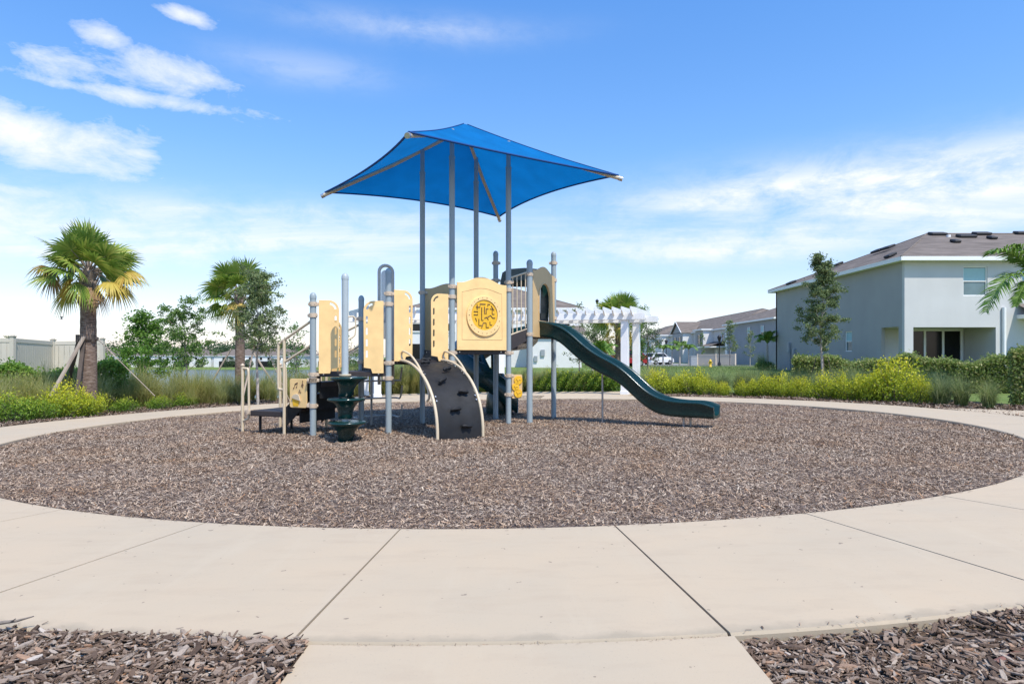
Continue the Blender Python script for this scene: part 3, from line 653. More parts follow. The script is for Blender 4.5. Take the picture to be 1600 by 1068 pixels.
# slide hood between P9 and P11
mb = MB(); dd = (P11-P9); dn = dd.normalized(); bk = UP.cross(dn); rows = []
zt = P(0, 419, 14.2).z; zl = ZD+.1
prof = [(0.02, zl), (0.0, zl+.6), (.0, zt-.30), (.04, zt-.1), (.16, zt-.02), (.5, zt+.01), (.84, zt-.02), (.96, zt-.1), (1, zt-.30), (1, zl+.6), (.98, zl)]
for dep in (0, .08, .16, .24, .32, .4, .48, .56):
    wv = .018*math.sin(dep*40); rows.append([P9+dd*(.08+.84*s)+UP*(zz-dep*.25+wv)+bk*(dep+.03) for s, zz in prof])
mb.grid(rows, False)
rows2 = [[P9+dd*(.08+.84*(.5+(s-.5)*.66))+UP*(min(zz, zt-.26) if 0 < i < 10 else zz)+bk*.03 for i, (s, zz) in enumerate(prof)], rows[0]]
mb.grid(rows2, False); mb.grid([[q-bk*.0 for q in rows2[0]], [q+bk*.5-UP*.1 for q in rows2[0]]], False)
hood = part(mb, 'slide_hood', M['green'])
# straight wave slide from deck D
S0 = (P10+P11)/2; sd = Vector((.867, -.498, 0)); sm_ = Vector((-.498, -.867, 0)); HW = .27
def on_near(px, py):
    q = (px-800)/1000; B = S0+sm_*HW; t = (q*B.y-B.x)/(sd.x-q*sd.y); Y = B.y+t*sd.y; return t, EYE-(py-557)/1000*Y
rim = [on_near(*p) for p in ((841, 501), (858, 503), (876, 509), (893, 521), (910, 537), (930, 552), (952, 563), (970, 574), (986, 588), (1003, 605), (1020, 617), (1040, 624), (1065, 627), (1090, 627.5), (1106, 630), (1115, 637))]
bot = [on_near(*p) for p in ((841, 526), (858, 528), (872, 533), (888, 548), (908, 566), (930, 580), (955, 592), (972, 603), (988, 619), (1005, 634), (1022, 645), (1040, 650), (1062, 652), (1088, 653), (1104, 654), (1115, 655))]
ts = np.linspace(rim[0][0]-.12, rim[-1][0], 70)
zr = np.interp(ts, [a for a, b in rim], [b for a, b in rim]); zbm = np.interp(ts, [a for a, b in bot], [b for a, b in bot])
ker = np.array([1, 2, 3, 4, 3, 2, 1.])/16; pd = lambda a: np.convolve(np.pad(a, 3, 'edge'), ker, 'valid'); zr, zbm = pd(zr), pd(zbm)
mb = MB(); rows = []
for i, t in enumerate(ts):
    zz, zb_ = zr[i], zbm[i]; fl = .0 if i < len(ts)-4 else .015*(i-len(ts)+4)
    sec = [(-HW+.05, zb_), (-HW+.01, zb_+.02), (-HW, zb_+.06), (-HW+.01, zz-.085), (-HW-.015, zz-.055), (-HW-.03, zz-.03), (-HW-.025, zz-.006), (-HW, zz), (-HW+.03, zz-.004), (-HW+.045, zz-.03), (-HW+.055, zb_+.14), (-HW+.09, zb_+.075), (-HW+.16, zb_+.05), (0, zb_+.045)]
    sec = sec+[(-a, b) for a, b in sec[-2::-1]]
    rows.append([S0+sm_*(-a)+sd*t+UP*b for a, b in sec])
mb.grid(rows, True, True); 
mb.add(rows[-1], [tuple(range(len(rows[-1])))])
slide = part(mb, 'slide', M['green'], label='long open dark green slide with two waves')
def legp(t, lat, r, m='steel', zt=None):
    b = S0+sd*t+sm_*lat; i = int(np.argmin(abs(ts-t))); mb = MB().tube([b+UP*(mz(b.x, b.y)-.1), b+UP*(zbm[i]+.03)], r, 10); part(mb, 'slide_leg', M[m], slide)
legp(1.36, .0, .02); legp(3.02, .10, .022); legp(3.10, -.08, .022)
# enclosed turning slide behind
hc = Vector((-.42, 15.75, 0)); mb = MB(); rows = []
path = [Vector((.28, 14.25, 1.72)), Vector((.33, 14.7, 1.66))]
for k in range(0, 25):
    th = R(-10+k*11.6); path.append(hc+Vector((.66*math.cos(th), .66*math.sin(th), float(np.interp(-10+k*11.6, [-10, 90, 180, 215, 265, 300], [1.6, 1.42, 1.1, .92, .48, .16])))))
path += [Vector((.02, 15.12, .05)), Vector((.14, 15.1, .0))]
path = [path[0]]+[(path[i-1]+path[i]*2+path[i+1])/4 for i in range(1, len(path)-1)]+[path[-1]]
for i, p in enumerate(path):
    dq = path[min(i+1, len(path)-1)]-path[max(i-1, 0)]; dq.z = 0; dq.normalize(); lt = UP.cross(dq)
    sec = [(-.30, -.12), (-.33, .0), (-.34, .32), (-.30, .33), (-.29, .05), (-.18, -.06), (0, -.09), (.18, -.06), (.29, .05), (.30, .33), (.34, .32), (.33, 0), (.30, -.12)]
    rows.append([p+lt*a+UP*(b+(.14 if a < 0 and abs(b) > .3 else 0)) for a, b in sec])
mb.grid(rows, True, True); ts_ = part(mb, 'turning_slide', M['green'], label='short spiral dark green slide at the back')
part(MB().tube([hc+UP*-.3, hc+UP*1.9], .10, 14), 'slide_column', M['green'], ts_)
part(MB().lathe(hc+Vector((.12, -.35, 0)), [(.30, -.3), (.34, .0), (.30, .3), (.2, .62), (.1, .8)], 20), 'slide_foot', M['green'], ts_)
# shade canopy
CC = Vector((-.965, 13.0, 0)); HS = 2.18; ZE, ZAp = 4.70, 5.93
cor = [CC+u*HS*a+v*HS*b+UP*ZE for a, b in ((-1, -1), (1, -1), (1, 1), (-1, 1))]; apex = CC+UP*ZAp
mb = MB(); hm = MB()
for i in range(4):
    a, b = cor[i], cor[(i+1) % 4]; mid = ((a+b)/2-CC); mid.z = 0; mid.normalize(); edge = []
    for t in np.linspace(0, 1, 17):
        s = 4*t*(1-t); edge.append(a.lerp(b, t)-mid*.22*s+UP*.06*s)
    rows = []
    for k in range(13):
        q = k/12
        rows.append([apex.lerp(e, max(q, .02))-UP*(.11*math.sin(math.pi*q)*(.4+.6*4*t*(1-t))) for e, t in zip(edge, np.linspace(0, 1, 17))])
    mb.grid(rows, True); hm.tube(edge, .02, 6)
sm2 = MB()
for i in range(4):
    a, b = cor[i], cor[(i+1) % 4]
    sm2.tube([apex.lerp(a, max(k/12, .02))-UP*(.11*math.sin(math.pi*k/12)*.4)+UP*.006 for k in range(13)], .009, 5)
can = part(mb, 'shade_canopy', M['fabric'], label='blue square shade cloth stretched to four corners')
part(hm, 'canopy_hem', M['hem'], can); part(sm2, 'canopy_seam', M['hem'], can)
for c in cor:
    dq = (apex-c); p0 = c-dq*.015-UP*.05; p1 = c+dq*.98-UP*.10
    rf = part(MB().tube([p0, c+dq*.5-UP*.13, p1], .038, 12), 'canopy_rafter', M['tan'], can)
    mb = MB(); e = p0-(dq.normalized())*.04; mb.tube([e, p0+dq*.01], .047, 12); part(mb, 'rafter_cap', M['bolt'], can)
# climbing wall
cdir = -v; LT = P4+u*.22; RT = P4+u*1.06
def cprof(t):   # t 0..1 -> outward, height
    th = t*math.pi/2*1.0; return 1.50*math.sin(th), (ZC-.02+.13)*math.cos(th)**.85-.13 if t < 1 else -.13
prof = [cprof(t) for t in np.linspace(0, 1, 22)]
prof = [(-.02, ZC-.02)]+prof
mb = MB(); rows = [[LT+(RT-LT)*s+cdir*a+UP*(b-.02-.02*math.sin(math.pi*s)) for s in np.linspace(.03, .97, 7)] for a, b in prof]
mb.grid(rows, True); rows = [[q-UP*.02-cdir*.02 for q in r] for r in rows]; mb.grid([r[::-1] for r in rows], True); cw = part(mb, 'climbing_wall', M['blackv'], label='curved black climbing wall with moulded handholds')
def on_wall(s, t, off=.0):
    a, b = cprof(t); a2, b2 = cprof(min(t+.02, 1)); tg = (cdir*(a2-a)+UP*(b2-b)).normalized(); lat = (RT-LT).normalized(); nn = tg.cross(lat); nn = nn if nn.dot(cdir+UP) > 0 else -nn
    return LT+(RT-LT)*s+cdir*a+UP*b+nn*off, tg, lat, nn
for base in (LT, RT):
    part(MB().tube([base+cdir*a+UP*(b+.005) for a, b in prof], .026, 10), 'climber_rail', M['tan'], cw)
    pts = [base+cdir*a+UP*b for a, b in [(.05, ZC+.01), (.0, ZC+.07), (.06, ZC+.14), (.2, ZC+.13), (.45, ZC+.06), (.75, ZC-.12), (1.0, ZC-.36), (1.14, ZC-.55), (1.14, ZC-.64), (1.08, ZC-.68)]]
    part(MB().tube(spline([q+(RT-LT).normalized()*.02 for q in pts], 4), .019, 8), 'climber_handrail', M['tan'], cw)
for s, t, rot in ((.62, .93, .1), (.42, .80, -.05), (.68, .65, .15), (.34, .52, -.5), (.62, .36, -.35), (.30, .22, -.1), (.45, .12, 0)):
    c, tg, lat, nn = on_wall(s, t, .005); ax = (lat*math.cos(rot)+tg*math.sin(rot)).normalized()
    mb = MB().tube([c-ax*.085+nn*.025, c-ax*.06+nn*.045, c+nn*.035, c+ax*.06+nn*.045, c+ax*.085+nn*.025], [.022, .034, .018, .034, .022], 10)
    mb.box(c+nn*.008, (.16, .05, .02), (ax, nn.cross(ax), nn), .006); o = part(mb, 'handhold', M['blackv'], cw)
for s in (.06, .94):
    for t in (.1, .13, .38, .42, .68, .72):
        c, tg, lat, nn = on_wall(s, t, .0); part(MB().tube([c, c+nn*.014], .013, 8), 'climber_bolt', M['bolt'], cw)
# pod climber with its pole
pc = V2(-2.78, 10.66); zg = mz(pc.x, pc.y)
for k, (zt_, ox, oy) in enumerate(((.86, .03, .0), (.505, .0, .03), (.12, .02, -.02))):
    zb_ = zt_-.33 if k < 2 else zg-.05
    prof2 = [(.10, zb_-.0), (.118, zb_+.01), (.125, zb_+(zt_-zb_)*.35), (.15, zb_+(zt_-zb_)*.58), (.205, zb_+(zt_-zb_)*.78), (.27, zt_-.048), (.30, zt_-.034), (.312, zt_-.014), (.298, zt_+.006), (.24, zt_+.004), (.10, zt_+.012), (.06, zt_+.014)]
    part(MB().lathe((pc.x+ox*0, pc.y, 0), prof2, 32, off=lambda z, zt_=zt_, ox=ox, oy=oy, zb_=zb_: ((z-zb_)/(zt_-zb_)*ox*2.2, (z-zb_)/(zt_-zb_)*oy*2)), 'climbing_pod', M['green'])
pl_ = post(V2(pc.x+.0, pc.y), P(538, 432, 10.66).z, (), 'postlight', .056)
part(MB().tube([(pc.x, pc.y, .885), (pc.x, pc.y, .91)], .10, 20), 'pole_flange', M['tan'], pl_)
h0 = Vector((pc.x+.05, pc.y, P(0, 495, 10.66).z)); part(MB().tube(spline([h0, h0+Vector((.08, .02, .01)), h0+Vector((.115, .03, -.06)), h0+Vector((.115, .03, -.26)), h0+Vector((.08, .02, -.33)), h0+Vector((0, 0, -.38))], 4), .013, 8), 'pole_handle', M['tan'], pl_)
# transfer steps on the left
n1 = Vector((-.93, .365, 0)); w1 = Vector((.365, .93, 0)); N1 = P1+Vector((-.60, .28, 0)); N2 = N1+w1*1.18
def thinpost(p, zt_, r=.027, ball=True, name='rail_post'):
    o = part(MB().tube([(p.x, p.y, mz(p.x, p.y)-.1), (p.x, p.y, zt_)], r, 12), name, M['tan'])
    if ball: part(MB().lathe((p.x, p.y, zt_-.01), [(r, 0), (r+.012, .006), (r+.012, .02), (r*.7, .045), (.001, .055)], 12), 'post_knob', M['clamp'], o)
    return o
rp = thinpost(N1, 1.50, ball=False); rq = thinpost(N2, 1.50, ball=False)
T1 = Vector((-5.03, 11.95, 0)); T2 = T1+w1*1.0
for T, sg in ((T1, 1), (T2, 1)):
    o = thinpost(T, P(0, 571, 12.0).z, name='grab_post'); d2 = -n1
    part(MB().tube(spline([T+UP*.98, T+d2*.08+UP*.98, T+d2*.14+UP*.92, T+d2*.15+UP*.4, T+d2*.15+UP*.12, T+d2*.12+UP*.04, T+UP*.01], 4), .022, 8), 'grab_loop', M['tan'], o)
    clamp(o, T+d2*.16, .18, 0)
for A0, B0, sgn in ((N1, P1, 1), (N2, P3, 1)):
    e = A0+n1*.10
    mb = MB().tube(spline([A0+UP*.62+n1*.02, e+UP*.62, e+n1*.03+UP*.70, e+n1*.03+UP*1.36, e+UP*1.44, A0+UP*1.50, B0+UP*1.84], 4), .025, 8); part(mb, 'handrail', M['tan'])
    part(MB().tube([A0+UP*1.10, B0+UP*1.42], .021, 8), 'handrail', M['tan'])
# platform and steps
pc0 = (N1+N2)/2; mb = MB(); mb.box(pc0+n1*.42+UP*.165, (.84, 1.06, .10), (n1, w1, UP), .012); part(mb, 'transfer_platform', M['brown'])
for sx_, sy_ in ((.12, -.42), (.12, .42), (.7, -.42), (.7, .42)): part(MB().tube([pc0+n1*sx_+w1*sy_+UP*-.3, pc0+n1*sx_+w1*sy_+UP*.13], .025, 8), 'platform_leg', M['blackv'])
mid = (P1+P3)/2; run = mid-pc0
for k in range(3):
    c = pc0+run*(.2+k*.3)+UP*(.27+k*.22); part(MB().box(c, (.30, 1.0, .09), (n1, w1, UP), .008), 'tread', M['brown'])
    part(MB().box(c+UP*-.14-n1*.12, (.02, 1.0, .22), (n1, w1, UP), .002), 'riser', M['blackv'])
for s in (-.52, .52):
    a = pc0+w1*s-n1*.0; b = mid+w1*s; mb = MB(); q = [a+UP*.0, a+UP*.3+n1*.05, b+UP*.93, b+UP*.60, b+UP*.35-n1*.35+UP*.1]
    q = [a+n1*.06+UP*(-.08), a+n1*.06+UP*.26, b+UP*.95, b+UP*.62]; th = w1*.012
    mb.add([x_-th for x_ in q]+[x_+th for x_ in q], [(3, 2, 1, 0), (4, 5, 6, 7), (0, 1, 5, 4), (1, 2, 6, 5), (2, 3, 7, 6), (3, 0, 4, 7)]); part(mb, 'stringer', M['blackv'])
# music panel
a = P1+(N1-P1).normalized()*.10; dd = (N1-P1).normalized(); mo = a+dd*.42+UP*.31; md = -dd
mb = MB(); put_plate(mb, plate(rrect(0, 0, .38, .50, .035), [], .02, .004), mo, md); mus = part(mb, 'music_panel', M['cream'], label='small cream panel with engraved music notes'); mn = md.cross(UP)
mb = MB(); mk = lambda pts, r: mb.tube([mo+md*x_+UP*y_+mn*.013 for x_, y_ in pts], r, 5)
mk([(.10, .34), (.12, .41), (.18, .44), (.16, .36)], .005); mk([(.12, .40), (.18, .43)], .007)
for x_, y_ in ((.09, .335), (.155, .355), (.23, .30), (.25, .265), (.215, .265)): mb.ball(mo+md*x_+UP*y_+mn*.012, .013, 8)
mk([(.30, .47), (.285, .43), (.31, .40), (.285, .365), (.265, .385), (.29, .41), (.31, .385)], .0055); mk([(.29, .47), (.30, .34)], .004)
part(mb, 'music_notes', M['mark'], mus)
mb = MB(); put_plate(mb, plate([(.08, .02), (.19, .02), (.23, .17), (.05, .17)], [], .006, .001), mo+mn*.013, md); part(mb, 'scoop_shadow_plate', M['amber'], mus)
mb = MB(); put_plate(mb, plate([(.06, .17), (.10, .215), (.16, .235), (.22, .22), (.25, .12), (.16, .14)], [], .02, .004), mo+mn*.025, md); part(mb, 'sound_flap', M['tan'], mus)
mb = MB()
for zz in (.06, .45):
    mb.box(a+UP*(.31+zz)-dd*.02+mn*.0, (.10, .03, .04), (dd, UP.cross(dd), UP), .006)
part(mb, 'panel_bracket', M['clamp'], mus)
# disc panel beside P8
dn = Vector((.93, .36, 0)).normalized(); go = P8+dn*.07+UP*(P(0, 622, 12.8).z)
mb = MB(); put_plate(mb, plate(rrect(0, 0, .22, .47, .03), [], .02, .004), go, dn); gp = part(mb, 'gear_panel', M['creamtan_shade'], label='narrow amber panel with three turning discs'); gn = dn.cross(UP)
for cxx, czz, rr in ((.13, .36, .085), (.075, .225, .075), (.13, .10, .085)):
    mb = MB(); put_plate(mb, plate(circ(cxx, czz, rr, 20), [], .02, .004), go+gn*.022, dn); 
    for k in range(3): mb.tube([go+gn*.034+dn*(cxx+rr*.6*math.cos(k*2.1+.4))+UP*(czz+rr*.6*math.sin(k*2.1+.4)), go+gn*.036+dn*(cxx-rr*.2)+UP*czz], .008, 5)
    part(mb, 'turning_disc', M['amber'], gp)
# loop climber at the back of the middle deck, with its tall entry arch
b0 = P3.lerp(P5, .28); b1 = P3.lerp(P5, .50); 
def arch_tube(a, b, zt_, zb_): r = (b-a).length/2; m_ = (a+b)/2; dq = (b-a).normalized(); return [a+UP*zb_]+[m_+dq*(-r*math.cos(t))+UP*(zt_-r*.9+r*.9*math.sin(t)) for t in np.linspace(0, math.pi, 10)]+[b+UP*zb_]
lc = part(MB().tube(arch_tube(b0, b1, P(0, 417, 12.9).z, ZC-.5), .032, 10), 'entry_arch', M['loop'])
mb = MB(); q = arch_tube(b0.lerp(b1, .15), b1.lerp(b0, .15), P(0, 424, 12.9).z, ZC+.4); mb.add(q+[x_+v*.01 for x_ in q], [tuple(range(len(q))), tuple(range(len(q), 2*len(q)))[::-1]])
gm = bpy.data.materials.new('clear_plastic'); gm.use_nodes = True; gb = gm.node_tree.nodes['Principled BSDF']; gb.inputs['Base Color'].default_value = (.30, .33, .36, 1); gb.inputs['Alpha'].default_value = .55; gb.inputs['Roughness'].default_value = .2
part(mb, 'clear_window', gm, lc)
back = v*.35
b0 = P3.lerp(P5, .05); b1 = P3.lerp(P5, .62); mp2 = P3.lerp(P5, .28)
part(MB().tube([mp2+back*1.2+UP*-.3, mp2+back*1.2+UP*1.0, mp2+UP*1.1], .022, 8), 'loop_post', M['loop'])
for zz, wd in ((.72, 0), (.36, .1), (-.02, .2)):
    bb = v*(.15+wd*2); q = [b0+UP*zz, b0+bb+UP*zz, b1+bb+UP*zz, b1+UP*(zz+.02), b1-v*.1+UP*(zz+.26)]
    part(MB().tube(spline(q, 5), .017, 8), 'loop_rung', M['loop'])

# ------------------------------------------------------------------ pergola
def rad(r, a): return Vector((CX+r*math.sin(R(a)), CY+r*math.cos(R(a)), 0))
PG = empty('pergola', (CX, CY+12.5, plane_z(CX, CY+12.5)), 'white curved pergola on posts behind the play structure', 'pergola')
ZT = 2.60
fa = (-25, -1.3, 22.5)
for a in fa:
    for r in (11.5, 13.6):
        p = rad(r, a); dr = Vector((math.sin(R(a)), math.cos(R(a)), 0)); dt = Vector((dr.y, -dr.x, 0)); z0 = plane_z(p.x, p.y)
        mb = MB().box(p+UP*((z0+ZT)/2-.03), (.27, .27, ZT-z0+.06), (dt, dr, UP), .008); mb.box(p+UP*(z0+.07), (.31, .31, .14), (dt, dr, UP), .01); mb.box(p+UP*(ZT-.05), (.30, .30, .06), (dt, dr, UP), .008)
        part(mb, 'pergola_post', M['white'], PG)
for r in (11.5, 13.6):
    for s in (-.17, .17):
        pts = [rad(r+s, -28.5)]+[rad(r+s, a) for a in fa]+[rad(r+s, 26.0)]
        for i in range(4):
            a, b = pts[i], pts[i+1]; dq = (b-a).normalized(); part(MB().box((a+b)/2+UP*(ZT+.10), ((b-a).length+.0, .045, .24), (dq, UP.cross(dq), UP), .004), 'pergola_beam', M['white'], PG)
na = 30
for k in range(na):
    a = -27+51.2*k/(na-1); dr = Vector((math.sin(R(a)), math.cos(R(a)), 0)); c = rad(10.95, a)+UP*(ZT+.14)
    Ln = 3.2; out = [(.0, .17), (.05, .11), (.22, .0), (Ln-.22, .0), (Ln-.05, .11), (Ln, .17), (Ln, .30), (0, .30)]
    mb = MB(); put_plate(mb, plate(out, [], .05, .003), c, dr); part(mb, 'pergola_rafter', M['white'], PG)

# ------------------------------------------------------------------ houses
def window(house, c, w, h, d, n, frame='trim', glass='glass', depth=.06, mull=True, shutters=False, blind=False):
    """c centre on wall plane, d along wall, n outward"""
    c = Vector(c); ax = (d, -n, UP); mb = MB(); f = .05
    for sx in (-1, 1): mb.box(c+d*sx*(w/2-f/2)+n*.015, (f, .07, h), ax)
    for sz in (-1, 1): mb.box(c+UP*sz*(h/2-f/2)+n*.0155, (w-2*f, .068, f), ax)
    if mull: mb.box(c+n*.012, (w-2*f, .06, f*.9), ax)
    mb.box(c-UP*(h/2+.03)+n*.03, (w+.1, .1, .05), ax)
    o = part(mb, 'window', M[frame], house)
    part(MB().box(c-n*.01, (w-2*f, .02, h-2*f), ax), 'pane', M[glass], o)
    if blind: part(MB().box(c+UP*h*.235+n*.002, (w-2.2*f, .008, h*.42), ax), 'blind', M['blind'], o)
    if shutters:
        for sx in (-1, 1): part(MB().box(c+d*sx*(w/2+.2)+n*.03, (.34, .04, h), ax, .005), 'shutter', M['shutter'], o)
    return o
def hip(house, x0, x1, y0, y1, z, oh=.4, tanp=.36, ridge='auto', mroof='roof', gable=None, runx=None):
    a0, a1, b0, b1 = x0-oh, x1+oh, y0-oh, y1+oh; wx, wy = a1-a0, b1-b0; run = min(wx, wy)/2; hz = z+run*tanp; mb = MB()
    C = [Vector((a0, b0, z)), Vector((a1, b0, z)), Vector((a1, b1, z)), Vector((a0, b1, z))]
    if wx >= wy: r0, r1 = Vector((a0+(runx or run), (b0+b1)/2, hz)), Vector((a1-run, (b0+b1)/2, hz)); F = [(0, 1, 5, 4), (1, 2, 5), (2, 3, 4, 5), (3, 0, 4)]
    else: r0, r1 = Vector(((a0+a1)/2, b0+run, hz)), Vector(((a0+a1)/2, b1-run, hz)); F = [(0, 1, 4), (1, 2, 5, 4), (2, 3, 5), (3, 0, 4, 5)]
    mb.add(C+[r0, r1], F); ro = part(mb, 'roof', M[mroof], house)
    mb = MB(); fz = .20
    for (p, q) in ((C[0], C[1]), (C[1], C[2]), (C[2], C[3]), (C[3], C[0])):
        dq = (q-p).normalized(); mb.box((p+q)/2-UP*(fz/2-.005)+UP.cross(dq)*.0, ((q-p).length+.02, .025, fz), (dq, UP.cross(dq), UP))
    part(mb, 'fascia', M['trim'], ro)
    mb = MB(); mb.add([c_-UP*.17 for c_ in C], [(3, 2, 1, 0)]); part(mb, 'soffit', M['trim'], ro)
    mb = MB(); mb.tube([r0, r1], .07, 6)
    for c_, r_ in ((C[0], r0), (C[3], r0), (C[1], r1), (C[2], r1)):
        rr = r_ if not (wx < wy) else (r0 if c_ in (C[0], C[1]) else r1); mb.tube([c_, rr], .05, 6)
    part(mb, 'ridge_cap', M[mroof], ro)
    return ro, r0, r1
X0, Y0, X1, Y1, HB, HE = 19.75, 32.2, 48., 47.9, .2, 6.12
H1 = empty('townhouse', (X0, Y0, HB), 'large grey stucco house with brown hip roof and dark patio doors at the right', 'house')
FX, BK = Vector((1, 0, 0)), Vector((0, 1, 0))
# facade plate with patio opening and windows (local x along facade from X0, z from HB-.4)
zb = HB-.4; fx = lambda px: (px-800)/1000*Y0-X0; fz = lambda py: EYE-(py-557)/1000*Y0-zb
LW, RW = fx(1427), fx(1556); LZ = fz(511)
wins = [(fx(1505), fx(1543), fz(462), fz(416)), (fx(1597), fx(1597)+1.2, fz(462), fz(416))]
out = [(0, 0), (LW, 0), (LW, LZ), (RW, LZ), (RW, 0), (X1-X0, 0), (X1-X0, HE-zb), (0, HE-zb)]
mb = MB(); put_plate(mb, plate(out, [[(a, c), (b, c), (b, d_), (a, d_)] for a, b, c, d_ in wins], .20, .001), Vector((X0, Y0+.1, zb)), FX); part(mb, 'front_wall', M['stucco'], H1)
for a, b, c, d_ in wins: window(H1, (X0+(a+b)/2, Y0+.10, zb+(c+d_)/2), b-a, d_-c, FX, Vector((0, -1, 0)), blind=True)
# side wall with opening and window
sy = lambda px: X0/((px-800)/1000)-Y0 if px > 800 else 0
def side_at(px, py): Y = X0/((px-800)/1000); return Y-Y0, EYE-(py-557)/1000*Y-zb
s1, zt1 = side_at(1404, 510); s2, _ = side_at(1377, 510); w1a, wz1 = side_at(1331, 517); w1b, wz0 = side_at(1320, 549)
out = [(0.2, 0), (s1, 0), (s1, zt1), (s2, zt1), (s2, 0), (Y1-Y0, 0), (Y1-Y0, HE-zb), (.2, HE-zb)]
mb = MB(); put_plate(mb, plate(out, [[(w1a, wz0), (w1b, wz0), (w1b, wz1), (w1a, wz1)]], .20, .001), Vector((X0+.1, Y0, zb)), BK); part(mb, 'side_wall', M['stucco_shade'], H1)  # same stucco as the front, darkened in colour for the shaded side
window(H1, (X0+.1, Y0+(w1a+w1b)/2, zb+(wz0+wz1)/2), w1b-w1a, wz1-wz0, BK, Vector((-1, 0, 0)), blind=True)
mb = MB().box((X0+14, Y1-.1, zb+3.2), (28, .2, 6)); mb.box((X1-.1, (Y0+Y1)/2, zb+3.2), (.2, Y1-Y0-.5, 6)); part(mb, 'back_wall', M['stucco'], H1)
# patio recess
pd_ = 2.15; mb = MB(); mb.box((X0+.22+(RW-.1)/2, Y0+.2+pd_, zb+1.6), (RW-.1, .1, 3.2)); mb.box((X0+RW+.06, Y0+.2+pd_/2, zb+1.5), (.1, pd_-.02, 3.2)); mb.box((X0+.22+(RW-.1)/2, Y0+.23+pd_/2, zb+LZ+.06), (RW-.1, pd_-.06, .1)); part(mb, 'patio_wall', M['stucco'], H1)

YD = Y0+.2+pd_-.07; dx = lambda px: (px-800)/1000*YD; dzt = EYE-(516-557)/1000*YD; dzb = .2
d0, d1 = dx(1427)-.4, dx(1501); mb = MB()
for t in (0, .333, .666, 1): mb.box((d0+(d1-d0)*t, YD-.04, (dzt+dzb)/2), (.11, .08, dzt-dzb))
mb.box(((d0+d1)/2, YD-.05, dzt+.02), (d1-d0+.12, .1, .12)); mb.box(((d0+d1)/2, YD-.05, dzb), (d1-d0+.1, .1, .08)); pdr = part(mb, 'patio_door', M['trim'], H1)
for k in range(3):
    a = d0+(d1-d0)*(k+.5)/3; part(MB().box((a, YD-.02, (dzt+dzb)/2), ((d1-d0)/3-.11, .03, dzt-dzb-.1)), 'door_pane', M['glassdark'], pdr)
part(MB().box((X0+.3+RW/2, Y0+1.2, HB-.03), (RW, 2.2, .1)), 'patio_slab', M['concrete'], H1)
ro, r0, r1 = hip(H1, X0, X1, Y0, Y1, HE+.06, .42, .325, runx=6.6)
for px, py, w in ((1465, 367.5, 1.0), (1510, 371, 1.05), (1534, 367, 1.0), (1493, 379, .4), (1550, 373.5, .4), (1596, 366, .8)):
    # distance where the sight line meets the front roof slope
    k_ = .325; Y = (EYE-HE-.06+k_*(Y0-.42))/(k_-(557-py)/1000); c = P(px, py, Y)+UP*.10
    part(MB().box(c, (w, .5, .16), (FX, Vector((0, 1, k_)).normalized(), Vector((0, -k_, 1)).normalized()), .04), 'roof_vent', M['vent'], ro)
for px, py, w in ((1385, 389, 1.2), (1372, 393, 1.0), (1391, 401, .5), (1310, 414, .5), (1236, 443, .8)):
    k_ = .439; q = (px-800)/1000; Y = (EYE-HE-.06+k_*(X0-.42))/(k_*q-(557-py)/1000); c = P(px, py, Y)+UP*.08
    part(MB().box(c, (.5, w, .14), (Vector((1, 0, k_)).normalized(), Vector((0, 1, 0)), Vector((-k_, 0, 1)).normalized()), .04), 'roof_vent', M['vent'], ro)
Y = (EYE-HE-.06+.325*(Y0-.42))/(.325-(557-370)/1000); part(MB().tube([P(1482, 372, Y), P(1482, 367, Y)], .12, 10), 'vent_pipe', M['trim'], ro)
xw = (1567-800)/1000*Y0; part(MB().tube([(xw, Y0-.08, 0), (xw, Y0-.08, P(0, 480, Y0).z)], .09, 8), 'downpipe', M['trim'], H1)
part(MB().box((xw+.5, Y0-.12, P(0, 548, Y0).z), (.25, .2, .35), None, .02), 'meter_box', M['metalbox'], H1)
xs_ = (1590-800)/1000*Y0
mb = MB().box((xs_+1.4, Y0-.6, P(0, 495, Y0).z), (2.9, 1.2, .2)); pr = part(mb, 'porch_fascia', M['trim'], H1)
mb = MB(); zt2 = P(0, 490, Y0).z; mb.add([(xs_-.05, Y0-1.2, zt2-.1), (xs_+2.9, Y0-1.2, zt2-.1), (xs_+2.9, Y0, zt2+.5), (xs_-.05, Y0, zt2+.5)], [(0, 1, 2, 3)]); part(mb, 'porch_roof', M['roof'], H1)
for px, py, w, h in ((1234.5, 543, .35, .7), (1243, 549, .22, .4)):
    Y = X0/((px-800)/1000); part(MB().box((X0-.1, Y, P(0, py, Y).z), (.18, w, h), None, .02), 'meter_box', M['metalbox'], H1)
Y = X0/.436; part(MB().tube([(X0-.1, Y, 0.1), (X0-.1, Y, 1.5)], .05, 8), 'conduit', M['metalbox'], H1)

# row of townhouses behind on the right, facades turned to the street on their left
NX = Vector((-1, 0, 0))
H2 = empty('townhouse', (31.8, 77, .1), 'house with a plain blue grey side wall just left of the large grey house', 'house')
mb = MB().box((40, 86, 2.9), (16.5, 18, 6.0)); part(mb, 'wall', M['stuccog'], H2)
hip(H2, 31.75, 48.25, 77, 95, 5.95, .45, .36)
for yy in (81.0, 85.6): window(H2, (31.7, yy, 4.3), .9, 1.7, BK, NX, glass='glassdark', blind=True)
part(MB().box((31.72, 95.02-.4, 3.0), (.14, .8, 5.9)), 'corner_trim', M['trim'], H2)
part(MB().box((31.6, 92.6, 1.1), (.12, .5, 2.2)), 'downpipe', M['trim'], H2)
H3 = empty('townhouse', (33.2, 97, .0), 'row house with front gable and dark shutters beyond the cream vinyl wall', 'house')
part(MB().box((41, 122, 2.7), (15, 50, 6.0)), 'wall', M['stucco'], H3)
hip(H3, 33.5, 48.5, 97, 147, 5.7, .45, .42)
